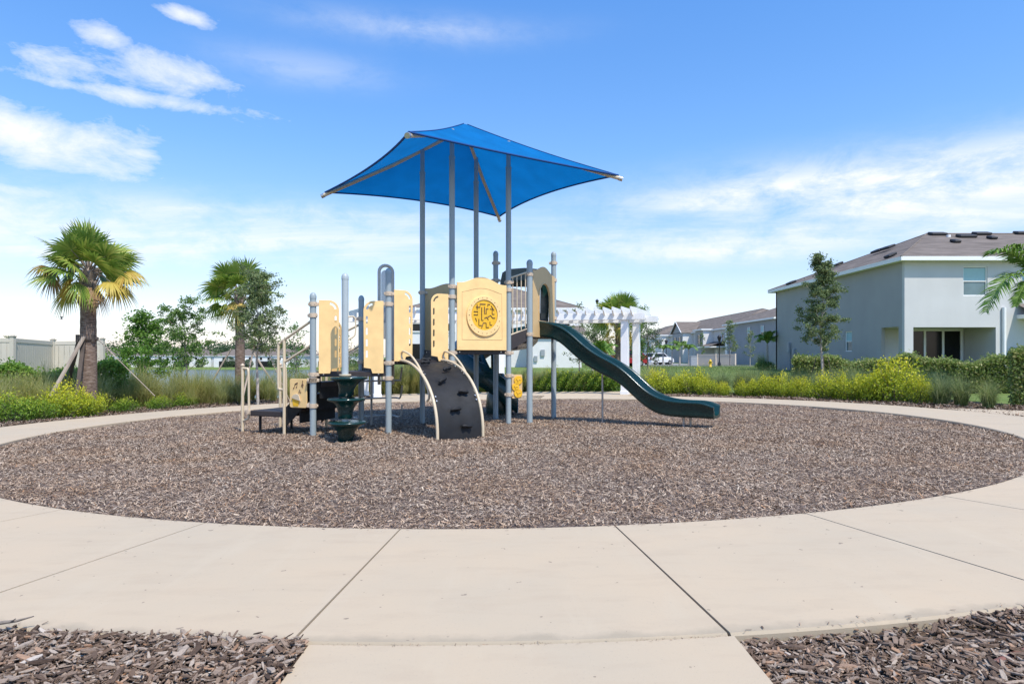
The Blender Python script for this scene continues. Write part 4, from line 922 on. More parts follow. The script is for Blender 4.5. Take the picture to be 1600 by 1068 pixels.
def bay(y0, y1, prj, m, gable, wn, hgt=5.7):
    x = 33.5; part(MB().box((x-prj/2, (y0+y1)/2, hgt/2-.1), (prj, y1-y0, hgt)), 'bay', M[m], H3)
    part(MB().box((x-prj/2, y0-.02, hgt/2-.1), (prj, .05, hgt-.02)), 'sunlit_return_wall', M['stuccow'], H3)  # sun-facing bay side skinned in paler stucco, sunlight put into the colour
    if gable:
        yc = (y0+y1)/2; hgt2 = hgt+.0; e = .4; pk = hgt2+(y1-y0+2*e)/2*.52
        q = [Vector((x-prj-e, y0-e, hgt2-.1)), Vector((x-prj-e, y1+e, hgt2-.1)), Vector((x-prj-e, yc, pk)), Vector((x+2.6, yc, pk)), Vector((x+.2, y0-e, hgt2-.1)), Vector((x+.2, y1+e, hgt2-.1))]
        mb = MB(); mb.add(q, [(0, 2, 3, 4), (2, 1, 5, 3)]); part(mb, 'gable_roof', M['roof'], H3)
        mb = MB(); mb.add([q[0]+Vector((e, e*.8, .1)), q[1]+Vector((e, -e*.8, .1)), q[2]+Vector((e, 0, -.25))], [(0, 1, 2)]); part(mb, 'gable_wall', M[m], H3)
        mb = MB(); mb.tube([q[0], q[2]], .1, 4); mb.tube([q[1], q[2]], .1, 4); part(mb, 'gable_trim', M['trim'], H3)
    else:
        part(MB().box((x-prj/2-.2, (y0+y1)/2, hgt+.02), (prj+.4, y1-y0+.7, .22)), 'bay_fascia', M['trim'], H3)
    for yy in wn:
        window(H3, (x-prj-.02, yy, 4.1), 1.3, 1.7, BK, NX, glass='glassdark', shutters=True)
bay(106.5, 111, 1.7, 'stucco_shade', False, (108.7,)); bay(118.5, 126, 1.9, 'stucco_shade', True, (120.5, 124)); bay(136, 142, 1.7, 'stuccow', False, (139,))
for yy in (101.5, 114.5, 131): window(H3, (33.45, yy, 4.1), .9, 1.5, BK, NX, glass='glassdark')
for yy in (104.5, 113.5, 129, 133.5): part(MB().box((33.42, yy, 1.2), (.12, 1.1, 2.3)), 'door', M['trim'], H3)
part(MB().box((32.2, 103.5, 2.75), (2.6, 6.4, .2)), 'porch_fascia', M['trim'], H3)
mb = MB(); mb.add([(30.9, 100.2, 2.85), (30.9, 106.5, 2.85), (33.5, 106.5, 3.7), (33.5, 100.2, 3.7)], [(0, 3, 2, 1)]); part(mb, 'porch_roof', M['roof'], H3)
H4 = empty('townhouse', (33, 152, 0), 'farthest row house at the end of the street, right of the pergola', 'house')
part(MB().box((41, 166, 2.7), (15.5, 26, 6)), 'wall', M['stuccow'], H4); hip(H4, 33.2, 48.8, 153, 179, 5.7, .45, .42)
for yy in (156, 163, 170): window(H4, (33.2, yy, 4.1), 1.3, 1.7, BK, NX, glass='glassdark', shutters=True)

# house behind the pergola
Yp = 60.; hx = lambda px: (px-800)/1000*Yp
H5 = empty('house', (hx(780), Yp, .2), 'white two storey house with brown roof directly behind the pergola', 'house')
part(MB().box(((hx(640)+hx(905))/2, Yp+6, 2.9), (hx(905)-hx(640), 12, 6)), 'wall', M['stuccow'], H5)
hip(H5, hx(640), hx(905), Yp, Yp+12, 5.75, .4, .38)
part(MB().box((hx(905)-2.4, Yp-1.5, 1.5), (4.6, 3, 3.3)), 'porch_wall', M['stuccow'], H5)
mb = MB(); xa, xb = hx(905)-4.9, hx(905)+.4; mb.add([(xa, Yp-3.3, 3.1), (xb, Yp-3.3, 3.1), (xb, Yp, 4.1), (xa, Yp, 4.1)], [(0, 1, 2, 3)]); part(mb, 'porch_roof', M['roof'], H5)
for px in (655, 700, 760, 830, 880): window(H5, (hx(px), Yp-.02, 4.3), 1.3, 1.5, FX, Vector((0, -1, 0)), glass='glassdark')
for px in (653, 735): part(MB().box((hx(px), Yp-.03, 1.2), (2.6, .08, 2.4)), 'patio_door', M['glassdark'], H5)
for px, py, s in ((848, 551, .35), (837, 560, .3)): part(MB().box((hx(px)*.95, Yp-3.08, P(0, py, 57).z), (s, .12, s*1.6)), 'meter_box', M['metalbox'], H5)
# houses across the lake
def lakehouse(x0, x1, Y, lab, seed):
    random.seed(seed); H = empty('lakeside_house', ((x0+x1)/2, Y, -3.7), lab, 'house')
    part(MB().box(((x0+x1)/2, Y+7, -1.2), (x1-x0, 14, 6)), 'wall', M['stuccow'], H); hip(H, x0, x1, Y, Y+14, 1.7, .5, .42)
    x = x0+3; i = 0
    while x < x1-4:
        if i % 2 == 0: part(MB().box((x+3, Y-.05, -2.2), (7.2, .3, 2.6)), 'screened_porch', M['glassdark'], H)
        else: part(MB().box((x+2.5, Y-1.0, -2.0), (3.6, 2, 3.4)), 'porch_wall', M['stuccow'], H)
        for q in (1.5, 5): window(H, (x+q, Y-.04, .3), 1.2, 1.3, FX, Vector((0, -1, 0)), glass='glassdark', mull=False)
        x += 8.5; i += 1
    return H
lakehouse(-212, -141, 300, 'white lakeside house with grey roof left of the two leafy trees', 1)
lakehouse(-136, -96, 292, 'white lakeside house seen between the round tree and the staked palm', 2)
lakehouse(-92, -62, 296, 'white lakeside house seen behind the grab rails of the play structure', 3)

# ------------------------------------------------------------------ fences, street things
def vfence():
    F = empty('vinyl_fence', P(83, 557, 23)+UP*-1.2, 'almond vinyl privacy fence at the left edge behind the tall palm', 'fence')
    n_ = [(-90, 527, 20.3), (20, 528, 20.6), (83, 533, 23.4), (160, 531.5, 24)]; pts = []
    for px, py, Y in n_: pts.append(P(px, py, Y))
    for a, b in zip(pts[:-1], pts[1:]):
        d_ = (b-a); dh = Vector((d_.x, d_.y, 0)); Ld = dh.length; dq = dh.normalized(); nn = UP.cross(dq); sl = d_.z/Ld; mb = MB()
        m_ = (a+b)/2; ax = (Vector((dq.x, dq.y, sl)).normalized(), nn, UP)
        nb = int(Ld/.16)
        for k in range(nb):
            c = a+d_*((k+.5)/nb); mb.box(Vector((c.x, c.y, c.z-1.02)), (Ld/nb-.008, .022, 1.9), (dq, nn, UP), .003)
        o = part(mb, 'fence_boards', M['fencev'], F)
        mb = MB(); mb.box(m_-UP*.07, (Ld, .05, .14), ax, .006); mb.box(m_-UP*1.9, (Ld, .05, .14), ax, .006); part(mb, 'rail', M['fencev'], F)
    for p in pts:
        mb = MB().box(p-UP*1.0, (.13, .13, 2.1), None, .006); mb.box(p+UP*.06, (.17, .17, .03), None, .005); mb.box(p+UP*.09, (.10, .10, .03), None, .01); part(mb, 'fence_post', M['fencev'], F)
vfence()
def streetlamp(px, py_top, py_base, Y, lab):
    b = P(px, py_base, Y); hgt = (py_base-py_top)/1000*Y; F = empty('street_lamp', b, lab, 'street lamp', 'black street lamps along the road')
    part(MB().lathe(b, [(.17, -.3), (.17, .25), (.08, .5), (.055, 1), (.045, hgt-.75), (.08, hgt-.72), (.05, hgt-.68)], 10), 'lamp_post', M['black'], F)
    o = part(MB().lathe(b+UP*(hgt-.68), [(.10, 0), (.22, .42), (.26, .44), (.14, .58), (.04, .64), (.04, .72), (.001, .74)], 8), 'lamp_head', M['black'], F)
streetlamp(1124, 523, 572, 66, 'tall black lantern street lamp in front of the cream vinyl wall'); streetlamp(1041, 530, 571, 90, 'smaller black street lamp left of the young palms')
streetlamp(933, 467, 571, 85, 'black street lamp whose top shows above the pergola')
W0 = empty('vinyl_wall', P(1120, 570, 80), 'cream vinyl privacy wall behind the tall street lamp', 'fence')
a, b = P(1090, 554, 80), P(1149, 553.5, 76); d_ = b-a; dq = Vector((d_.x, d_.y, 0)).normalized(); mb = MB(); nb = 28
for k in range(nb): c = a+d_*((k+.5)/nb); mb.box(c-UP*.7, (d_.length/nb-.012, .03, 1.4), (dq, UP.cross(dq), UP))
part(mb, 'fence_boards', M['fencetan'], W0); part(MB().box((a+b)/2, (d_.length, .08, .12), (dq, UP.cross(dq), UP)), 'rail', M['fencetan'], W0)
for t in (0, .5, 1): part(MB().box(a+d_*t-UP*.65, (.15, .15, 1.5)), 'fence_post', M['fencetan'], W0)
def car(c, yaw, m, lab, suv=True):
    F = empty('parked_car', c, lab, 'car', rz=yaw); Lc, Wc = 4.6, 1.85
    side = [(-2.3, .35), (-2.28, .75), (-2.15, 1.0), (-1.9, 1.12), (-1.45, 1.62), (-.6, 1.70), (.5, 1.64), (1.05, 1.2), (1.95, 1.02), (2.25, .8), (2.3, .35)]
    def loft(pts, w0, w1, zsp): return [[Vector((x_, s*(w0 if z_ < zsp else w0-(w0-w1)*min(1, (z_-zsp)/.6)), z_)) for x_, z_ in pts] for s in (-1, 1)]
    rows = loft(side, Wc/2, Wc/2-.22, 1.1); mb = MB(); n = len(side); mb.grid([rows[0], rows[1]], True)
    mb.add(rows[0], [tuple(range(n))[::-1]]); mb.add(rows[1], [tuple(range(n))]); mb.add([rows[0][0], rows[0][-1], rows[1][-1], rows[1][0]], [(0, 1, 2, 3)]); body = mb.build('body', M[m], F, local=True)
    for s in (-1, 1):
        g = MB().add([(x_, s*(Wc/2-.0-(.22*min(1, max(0, z_-1.1)/.6))+.006), z_) for x_, z_ in ((-1.75, 1.14), (-1.35, 1.56), (.45, 1.58), (.92, 1.18))], [(0, 1, 2, 3)]); g.build('side_window', M['glassdark'], body, local=True)
    MB().add([(-2.0, -.75, 1.12), (-2.0, .75, 1.12), (-1.52, .62, 1.6), (-1.52, -.62, 1.6)], [(0, 1, 2, 3)]).build('rear_window', M['glassdark'], body, local=True)
    MB().add([(1.10, -.78, 1.2), (1.10, .78, 1.2), (.58, .64, 1.62), (.58, -.64, 1.62)], [(0, 1, 2, 3)]).build('windscreen', M['glassdark'], body, local=True)
    for x_ in (-1.4, 1.4):
        for s in (-1, 1):
            wl = MB().tube([(x_, s*.72, .34), (x_, s*.95, .34)], .34, 18).build('wheel', M['rubber'], F, local=True); MB().tube([(x_, s*.945, .34), (x_, s*.965, .34)], .2, 12).build('rim', M['bolt'], wl, local=True)
    for s in (-1, 1): MB().box((2.2, s*.7, .78), (.1, .3, .14)).build('headlight', M['bolt'], F, local=True); MB().box((-2.26, s*.75, .9), (.08, .2, .3)).build('tail_light', M['redpaint'], F, local=True)
c = P(973, 575, 62); c.z = Gs(c.x, c.y)+.02; car(c, R(200), 'redpaint', 'dark red parked car seen between the pergola posts')
c = P(1028, 573, 90); c.z = Gs(c.x, c.y)+.02; car(c, R(35), 'whitepaint', 'white parked car on the street by the smaller lamp')
mb = MB(); mb.grid([[Vector((x_, y_, Gs(x_, y_)+.03)) for x_ in np.linspace(14, 28, 4)] for y_ in np.linspace(64, 180, 30)]); o = mb.build('road', M['asphalt']); tag(o, kind='structure')
b = P(1083, 573, 70); b.z = Gs(b.x, b.y); top('utility_box', MB().box(b+UP*.5, (.7, .6, 1.1), None, .05).box(b+UP*1.07, (.75, .65, .06), None, .02), M['metalbox'], 'grey green utility box standing left of the cream vinyl wall', 'utility box', tuple(b))
b = P(1110, 575, 60); b.z = Gs(b.x, b.y); top('fire_hydrant', MB().lathe(b, [(.16, 0), (.16, .06), (.11, .08), (.11, .5), (.15, .52), (.15, .56), (.1, .66), (.03, .72), (.03, .76), (.001, .77)], 12).tube([b+Vector((-.2, 0, .4)), b+Vector((.2, 0, .4))], .055, 8), M['yellow'], 'yellow fire hydrant on the lawn left of the tall street lamp', 'hydrant', tuple(b))
b = P(96, 498, 40); mb = MB().ball(b, .07, 8, (.5, 1.6, .5)); mb.add([b, b+Vector((-.05, .1, .17)), b+Vector((-.03, -.08, .15)), b+Vector((.06, .1, .16)), b+Vector((.05, -.08, .13))], [(0, 1, 2), (0, 4, 3)])
top('bird', mb, M['black'], 'tiny dark bird flying left of the tall palm trunk', 'bird', tuple(b))

# ------------------------------------------------------------------ plants
def leaves(C, size, asp=.5, updir=.3, rng=RNG, fold=True):
    """arrays of rhombic leaves about centres C"""
    n = len(C); d = rng.normal(0, 1, (n, 3)); d[:, 2] += updir; d /= np.linalg.norm(d, axis=1)[:, None]
    q = rng.normal(0, 1, (n, 3)); s = np.cross(d, q); s /= np.linalg.norm(s, axis=1)[:, None]
    sz = size*rng.uniform(.6, 1.25, (n, 1)); nn = np.cross(d, s)
    V = np.stack([C-d*sz*.5, C+s*sz*asp*.5+nn*sz*.08, C+d*sz*.5, C-s*sz*asp*.5+nn*sz*.08], 1).reshape(-1, 3)
    return V, np.arange(4*n).reshape(n, 4)
def sphere_pts(n, rng=RNG, shell=.55):
    d = rng.normal(0, 1, (n, 3)); d /= np.linalg.norm(d, axis=1)[:, None]; return d*(shell+(1-shell)*rng.uniform(0, 1, (n, 1))**.6)
def grass_mesh(seed, n, h, spread, m, wid=.0085):
    rng = np.random.default_rng(seed); az = rng.uniform(0, 2*np.pi, n); ln = h*rng.uniform(.55, 1.15, n); lean = np.abs(rng.normal(0, .50, n))+.08; r0 = spread*.16*np.sqrt(rng.uniform(0, 1, n))
    a0 = rng.uniform(0, 2*np.pi, n); base = np.stack([r0*np.cos(a0), r0*np.sin(a0), np.zeros(n)], 1); d = np.stack([np.cos(az), np.sin(az), np.zeros(n)], 1); s = np.stack([-np.sin(az), np.cos(az), np.zeros(n)], 1)
    K = 5; rows = []
    for k in range(K+1):
        t = k/K; ang = lean*(.35+1.5*t*t); hor = ln*t*np.sin(np.minimum(ang, 1.9))*.8; ver = ln*t*np.cos(np.minimum(ang*.75, 1.5))
        c = base+d*hor[:, None]; c[:, 2] += ver; w = wid*(1-t*.85)
        tw = s*np.cos(rng.uniform(0, 1))+0*d; rows.append((c-tw*w, c+tw*w))
    V = np.stack([q for r in rows for q in r], 1).reshape(-1, 3); b = (np.arange(n)*(2*K+2))[:, None]
    F = np.concatenate([b+np.array([2*k, 2*k+1, 2*k+3, 2*k+2])[None] for k in range(K)], 0)
    return V, F
def protos(kind, fn, N):
    out = []
    for i in range(N):
        o = fn(i); out.append(o)
    return out
def mesh_only(name, V, F, m):
    o = nmesh(name, V, F, m); me = o.data; bpy.data.objects.remove(o); return me
gmesh = [mesh_only('fountain_plant', *grass_mesh(20+i, 430, 1.0, 1.0, None), M['grass']) for i in range(4)]
gblue = [mesh_only('fountain_plant', *grass_mesh(40+i, 640, 1.0, 1.0, None, .007), M['grassb']) for i in range(3)]
def place(me, name, loc, s, rz, label, cat, group=None):
    o = link(bpy.data.objects.new(name, me)); o.location = loc; o.scale = (s, s, s*random.uniform(.9, 1.1)); o.rotation_euler = (0, 0, rz); return tag(o, label, cat, group)
def shrub_mesh(seed, n, m, rx=.5, h=.65, lsize=.05, clumps=34, stems=True):
    rng = np.random.default_rng(seed); V, F = [], []; nb = 0
    cl = []
    for k in range(clumps):
        a = rng.uniform(0, 2*np.pi); r = rx*np.sqrt(rng.uniform(0, 1))*1.02; top_ = h*(1-.55*(r/rx)**2)*rng.uniform(.7, 1.12); cl.append((r*math.cos(a), r*math.sin(a), top_))
    per = n//clumps; C = []
    for cx_, cy_, tz in cl:
        t = rng.uniform(0, 1, per)**.7; ax = np.stack([cx_*(.5+.5*t), cy_*(.5+.5*t), .12+(tz-.12)*t], 1); sp = .055+.06*np.sin(np.pi*t)
        C.append(ax+rng.normal(0, 1, (per, 3))*sp[:, None])
    C = np.concatenate(C); C[:, 2] = np.maximum(C[:, 2], .05); V, F = leaves(C, lsize, .5, .6, rng); return V, F, cl
def make_shrub(seed, m, n=2600, rx=.5, h=.65, ls=.05):
    V, F, cl = shrub_mesh(seed, n, m, rx, h, ls); o = mesh_only('leaves', V, F, m)
    mb = MB()
    for a, b, c in cl: mb.tube([(a*.15, b*.15, 0), (a*.5, b*.5, c*.5), (a, b, c*.92)], [.008, .005, .003], 4)
    me = bpy.data.meshes.new('stems'); me.from_pydata(mb.v, [], mb.f); me.materials.append(M['bark']); return o, me
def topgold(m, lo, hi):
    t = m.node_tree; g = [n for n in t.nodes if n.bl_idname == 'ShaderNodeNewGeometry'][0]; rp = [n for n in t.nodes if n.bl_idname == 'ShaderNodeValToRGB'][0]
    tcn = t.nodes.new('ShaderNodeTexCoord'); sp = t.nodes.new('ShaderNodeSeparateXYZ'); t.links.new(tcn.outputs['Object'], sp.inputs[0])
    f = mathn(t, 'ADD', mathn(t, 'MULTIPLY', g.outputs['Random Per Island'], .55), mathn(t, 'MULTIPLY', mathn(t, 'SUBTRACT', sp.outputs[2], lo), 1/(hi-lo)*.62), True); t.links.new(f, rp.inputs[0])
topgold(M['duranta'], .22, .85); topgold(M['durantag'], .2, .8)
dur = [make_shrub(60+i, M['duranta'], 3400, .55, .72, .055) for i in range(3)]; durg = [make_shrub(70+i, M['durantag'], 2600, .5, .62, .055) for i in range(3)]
def place_shrub(pr, loc, s, sz, label, group, name='golden_shrub'):
    o = empty(name, loc, label, 'shrub', group, random.uniform(0, 6)); o.scale = (s, s, sz)
    a = link(bpy.data.objects.new('foliage', pr[0])); a.parent = o; b = link(bpy.data.objects.new('stems', pr[1])); b.parent = o; return o
def rp_(r, px):   # a spot at radius r from the circle's centre along the sight line px
    q = (px-800)/1000; A_ = q*q+1; B_ = -2*(q*CX+CY); C_ = CX*CX+CY*CY-r*r; y_ = (-B_+math.sqrt(max(B_*B_-4*A_*C_, 0)))/(2*A_); x_ = q*y_; return Vector((x_, y_, bedz(x_, y_)-.02))
random.seed(8)
GL = 'clump of arching green fountain grass in the planting bed left of the play structure'; GLg = 'fountain grass clumps left of the play structure'
for row, (r_, st, s0) in enumerate(((12.1, 40, .70), (12.8, 31, .92), (13.6, 28, 1.05), (14.6, 34, 1.1))):
    px = -60 + row*13
    while px < 560:
        x_ = px+random.uniform(-9, 9)
        if not (row == 0 and x_ < 250): place(random.choice(gmesh), 'fountain_plant', rp_(r_+random.uniform(-.25, .25), x_), s0*random.uniform(.85, 1.18)*(1.05 if row > 1 else 1), random.uniform(0, 6), GL, 'ornamental plant', GLg)
        px += st
GB = 'clump of green fountain grass seen under the decks behind the path'; GBg = 'fountain grass clumps behind the decks'
for px in range(556, 960, 15):
    for r_ in (14.45, 15.1, 15.9):
        if 770 < px < 860 and r_ < 14.5: pass
        place(random.choice(gmesh), 'fountain_plant', rp_(r_+random.uniform(-.2, .2), px+random.uniform(-6, 6)), random.uniform(.85, 1.2)*(1.1 if px < 700 else .9), random.uniform(0, 6), GB, 'ornamental plant', GBg)
GR = 'low hazy green grass clump between the yellow shrubs and the lawn right of the slide'; GRg = 'grass clumps right of the slide'
for px in range(1010, 1480, 20):
    for r_ in (12.9, 13.8): place(random.choice(gblue), 'fountain_plant', rp_(r_+random.uniform(-.3, .3), px+random.uniform(-8, 8)), random.uniform(.82, 1.08) if px < 1400 else .9, random.uniform(0, 6), GR, 'ornamental plant', GRg)
place(gblue[0], 'fountain_plant', rp_(11.75, 1470), .92, .3, 'dark blue green grass clump right beside the largest yellow shrub', 'ornamental plant', 'dark grass clumps at the right')
place(gblue[1], 'fountain_plant', rp_(12.0, 1502), .86, 2.3, 'blue green grass clump in the middle of the three at the right edge', 'ornamental plant', 'dark grass clumps at the right')
place(gblue[2], 'fountain_plant', rp_(12.1, 1545), .78, 4.3, 'smaller bright based grass clump nearest the right hedge', 'ornamental plant', 'dark grass clumps at the right')
place(gmesh[1], 'fountain_plant', rp_(13.2, 1020), 1.15, 1, 'tall loose grass clump just right of the pergola post', 'ornamental plant')
SL = [(20, 11.5, .95, 'yellow green shrub at the left picture edge beside the curved path'), (58, 11.35, .8, 'small yellow green shrub second from the left edge'), (100, 11.6, 1.05, 'largest golden shrub at the foot of the tall palm, left side'), (140, 11.55, .9, 'golden shrub directly in front of the tall palm trunk'),
      (195, 11.9, .75, 'small yellow green shrub just right of the tall palm trunk'), (250, 11.7, .7, 'low yellow green shrub near the mulch edge below the round tree'), (285, 12.1, .75, 'yellow green shrub among grass below the sparse tree')]
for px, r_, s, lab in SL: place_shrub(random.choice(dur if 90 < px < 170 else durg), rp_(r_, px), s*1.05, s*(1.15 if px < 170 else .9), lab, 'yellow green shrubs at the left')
SR = [(1028, 1.0, 'golden shrub left of the pair behind the slide end'), (1052, .8, 'golden shrub filling the gap behind the slide end'), (1082, 1.05, 'round golden shrub above the slide end'), (1104, .75, 'small golden shrub right of the slide end'), (1130, .55, 'lowest golden shrub of the right bed'),
      (1165, .7, 'golden shrub left of the staked sapling, third from it'), (1192, .85, 'golden shrub left of the staked sapling, second from it'), (1222, .8, 'golden shrub left of the staked sapling, nearest to it'), (1252, .72, 'golden shrub directly in front of the staked sapling'), (1290, .85, 'golden shrub just right of the staked sapling'),
      (1325, .95, 'wide golden shrub two right of the staked sapling'), (1358, .92, 'golden shrub left of the largest golden one'), (1398, 1.32, 'largest and brightest golden shrub below the patio of the big house'), (1432, .8, 'golden shrub tucked between the largest one and the dark grass')]
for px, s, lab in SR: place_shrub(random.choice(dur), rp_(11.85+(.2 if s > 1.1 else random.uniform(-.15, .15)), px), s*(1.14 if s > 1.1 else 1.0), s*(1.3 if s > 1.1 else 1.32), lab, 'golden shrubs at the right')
for px, lab in ((735, 'yellow green shrub behind the climbing wall'), (880, 'yellow green shrub behind the slide top, left'), (905, 'yellow green shrub under the pergola beam'), (928, 'yellow green shrub behind the slide support post'), (950, 'yellow green shrub left of the front pergola post'), (855, 'yellow green shrub beyond the amber disc panel'), (893, 'yellow green shrub below the white meter wall'), (916, 'yellow green shrub left of the slide support post'), (870, 'yellow green shrub just right of the rear blue grey post'), (940, 'yellow green shrub just right of the slide support post')):
    place_shrub(random.choice(durg), rp_(14.35, px), 1.25, 1.4*random.uniform(.85, 1.1), lab, 'yellow green shrubs under the pergola')
# hedges
def hedge(name, A0, B0, h, dep, n, m, ls, label, seed=3):
    rng = np.random.default_rng(seed); a = np.array(A0); b = np.array(B0); d_ = b-a; L0 = np.hypot(*d_[:2]); nn = np.array([-d_[1], d_[0]])/L0
    t = rng.uniform(0, 1, n); k = rng.integers(0, 3, n); hx_ = 1+.10*np.sin(t*L0*2.1)+.06*np.sin(t*L0*5.3+1)
    dq = rng.uniform(-.5, .5, n); zz = rng.uniform(.05, 1, n)
    dq = np.where(k == 0, -.5+rng.normal(0, .05, n), np.where(k == 1, dq, dq)); zz = np.where(k == 1, 1+rng.normal(0, .04, n), zz)
    C = np.stack([a[0]+d_[0]*t+nn[0]*dq*dep*-1*-1, a[1]+d_[1]*t+nn[1]*dq*dep, 0*t], 1); C[:, 2] = a[2]+(b[2]-a[2])*t+zz*h*hx_+(rng.uniform(0, 1, n) > .985)*rng.uniform(0, .22, n)
    C += rng.normal(0, .03, (n, 3)); V, F = leaves(C, ls, .55, .4, rng); V -= a
    mb = MB()
    for i in range(int(L0*2.5)):
        c = (a+d_*(i+.5)/(L0*2.5)-a); mb.tube([(c[0], c[1], c[2]), (c[0]+rng.normal(0, .1), c[1]+rng.normal(0, .1), c[2]+h*.8)], [.015, .006], 5)
    o = nmesh(name, V, F, m); o.location = A0; tag(o, label, 'hedge'); st = mb.build('stems', M['bark'], o, local=True)
a = P(-60, 0, 18.6); b = P(200, 0, 20.5); a.z = plane_z(a.x, a.y)-.1; b.z = plane_z(b.x, b.y)-.1
hedge('hedge', tuple(a), tuple(b), 1.25, .9, 26000, M['hedgebright'], .10, 'bright green leafy hedge in front of the vinyl fence at the left')
a = P(1240, 0, 24); b = P(1760, 0, 19.5); a.z = .0; b.z = .0
hedge('hedge', tuple(a), tuple(b), 1.04, 1.0, 75000, M['hedge'], .095, 'long clipped green hedge in front of the large grey house', 4)
a = P(1578, 0, 16.8); b = P(1750, 0, 15.6); a.z = plane_z(a.x, a.y)-.05; b.z = plane_z(b.x, b.y)-.05
hedge('hedge', tuple(a), tuple(b), 1.25, .9, 26000, M['hedge'], .085, 'tall near hedge at the right picture edge behind the grass clumps', 5)
# lawn tufts
n = 60000; x = RNG.uniform(6, 45, n); y = RNG.uniform(20, 75, n); k = np.hypot(x-CX, y-CY) > 14.2; x, y = x[k], y[k]
C = np.stack([x, y, G(x, y)+.03], 1); Vv, Ff = leaves(C, .16, .12, 2.5); o = nmesh('lawn_grass', Vv, Ff, M['blade']); tag(o, kind='stuff')
# dry base litter under grass

# trees
def tree(name, base, H, prof, nl, lsize, leafm_, label, trunk_h=.35, r0=.06, limbs=16, seed=1, barkm='bark', sub=5, clus=.16, asp=.5, cat='tree', group=None, wig=.03, upl=.5):
    rng = np.random.default_rng(seed); rnd = random.Random(seed); T = empty(name, base, label, cat, group); mb = MB(); tips = []
    tp = [Vector((rnd.uniform(-1, 1)*wig*H*k/6, rnd.uniform(-1, 1)*wig*H*k/6, H*.94*k/6-(.2 if k == 0 else 0))) for k in range(7)]; mb.tube(tp, [r0*(1-.88*k/6) for k in range(7)], 8)
    def at(t): q = t*6; i = min(int(q), 5); return tp[i].lerp(tp[i+1], q-i)
    for k in range(limbs):
        t = trunk_h+(1-trunk_h)*(k+rnd.random()*.6)/limbs; t = min(t, .985); c = at(t); az = k*2.4+rnd.uniform(-.4, .4); rr = prof(t)*H*rnd.uniform(.7, 1.12)
        e = c+Vector((math.cos(az)*rr, math.sin(az)*rr, rr*upl*rnd.uniform(.5, 1.3))); m_ = c.lerp(e, .5)+Vector((0, 0, -rr*.06)); mb.tube([c, m_, e], [r0*.35*(1.1-t), r0*.2, .004], 5)
        for j in range(sub):
            f = .25+.75*(j+rnd.random())/sub; p = c.lerp(m_, f*2) if f < .5 else m_.lerp(e, f*2-1)
            q = p+Vector((rnd.gauss(0, 1), rnd.gauss(0, 1), rnd.gauss(.2, .6)))*rr*.28; mb.tube([p, q], [.006, .002], 4); tips += [p.lerp(q, .6), q]
    mb.build('trunk', M[barkm], T, local=True); tips = np.array([list(q) for q in tips]); C = tips[rng.integers(0, len(tips), nl)]+rng.normal(0, 1, (nl, 3))*clus*np.array([1, 1, .7])*rng.uniform(.3, 1, (nl, 1))
    Vq, Fq = leaves(C, lsize, asp, .2, rng); nmesh('crown', Vq, Fq, M[leafm_], T); return T
def bs(px, Y, dz=0): q = P(px, 557, Y); q.z = Gs(q.x, q.y)+dz; return tuple(q)
def stakes(base, h, rad_, label, n=3, m='lumber', r=.03, a0=.4, square=True, group=None):
    b = Vector(base)
    for i in range(n):
        a_ = a0+i*2*math.pi/n; f = b+Vector((math.cos(a_)*rad_, math.sin(a_)*rad_, 0)); t_ = b+Vector((math.cos(a_)*.2, math.sin(a_)*.2, h)); dq = (t_-f).normalized(); s1_ = dq.cross(UP).normalized(); s2_ = dq.cross(s1_)
        top('wood_brace', MB().box((f+t_)/2, (r*2, r*1.3, (t_-f).length), (s1_, s2_, dq), .004), M[m], label[i], 'tree brace', tuple(f), group)
# round layered tree
tree('broadleaf_tree', bs(228, 33), P(0, 484, 33).z-bs(228, 33)[2], lambda t: .17*math.sin(min(1, (t-.35)/.65*1.1+.25)*math.pi)**.6+.17, 9500, .14, 'leafbright', 'round layered bright green tree beyond the grass, right of the tall palm', .36, .09, 24, 5, clus=.20, sub=6, upl=.22)
tree('broadleaf_tree', bs(292, 27), P(0, 472, 27).z-bs(292, 27)[2], lambda t: .32*(1-.35*t), 5200, .11, 'leafdark', 'sparse open tree with dark leaves between the round tree and the second palm', .3, .05, 20, 7, clus=.13, sub=5, upl=.7)
tree('oak_sapling', bs(403, 20.5), P(0, 418, 20.5).z-bs(403, 20.5)[2], lambda t: .29*(1-.62*t), 11000, .08, 'leafoak', 'young oak with small dark leaves growing beside the second palm', .38, .05, 26, 9, 'trunkw', clus=.12, sub=6)
tree('oak_sapling', bs(1285, 21.5), P(0, 394, 21.5).z-bs(1285, 21.5)[2], lambda t: .215*(1-.88*t)+.015, 16000, .075, 'leafoak', 'tall slim staked sapling in front of the side wall of the large grey house', .33, .05, 34, 12, 'trunkw', clus=.09, sub=5, upl=1.0)
tree('broadleaf_tree', bs(460, 40), 6.6, lambda t: .2*(1-.5*t), 1500, .14, 'leafdark', 'small dark tree behind the music panel handrails', .2, .08, 16, 15, clus=.2)
tree('broadleaf_tree', bs(548, 40), 5.6, lambda t: .24*(1-.4*t), 1500, .14, 'leafdark', 'small bushy tree seen between the pole and the next post', .2, .08, 16, 16, clus=.2)
tree('broadleaf_tree', bs(1140, 72), 5.3, lambda t: .2*(1-.6*t), 1800, .16, 'leafoak', 'young tree in front of the right end of the cream vinyl wall', .25, .06, 16, 17, clus=.18, upl=.8)
tree('broadleaf_tree', bs(1172, 60), 3.6, lambda t: .2*(1-.6*t), 700, .12, 'leafoak', 'thin pale young tree before the blue grey side wall', .25, .05, 12, 18, 'trunkw', clus=.12, upl=.9)
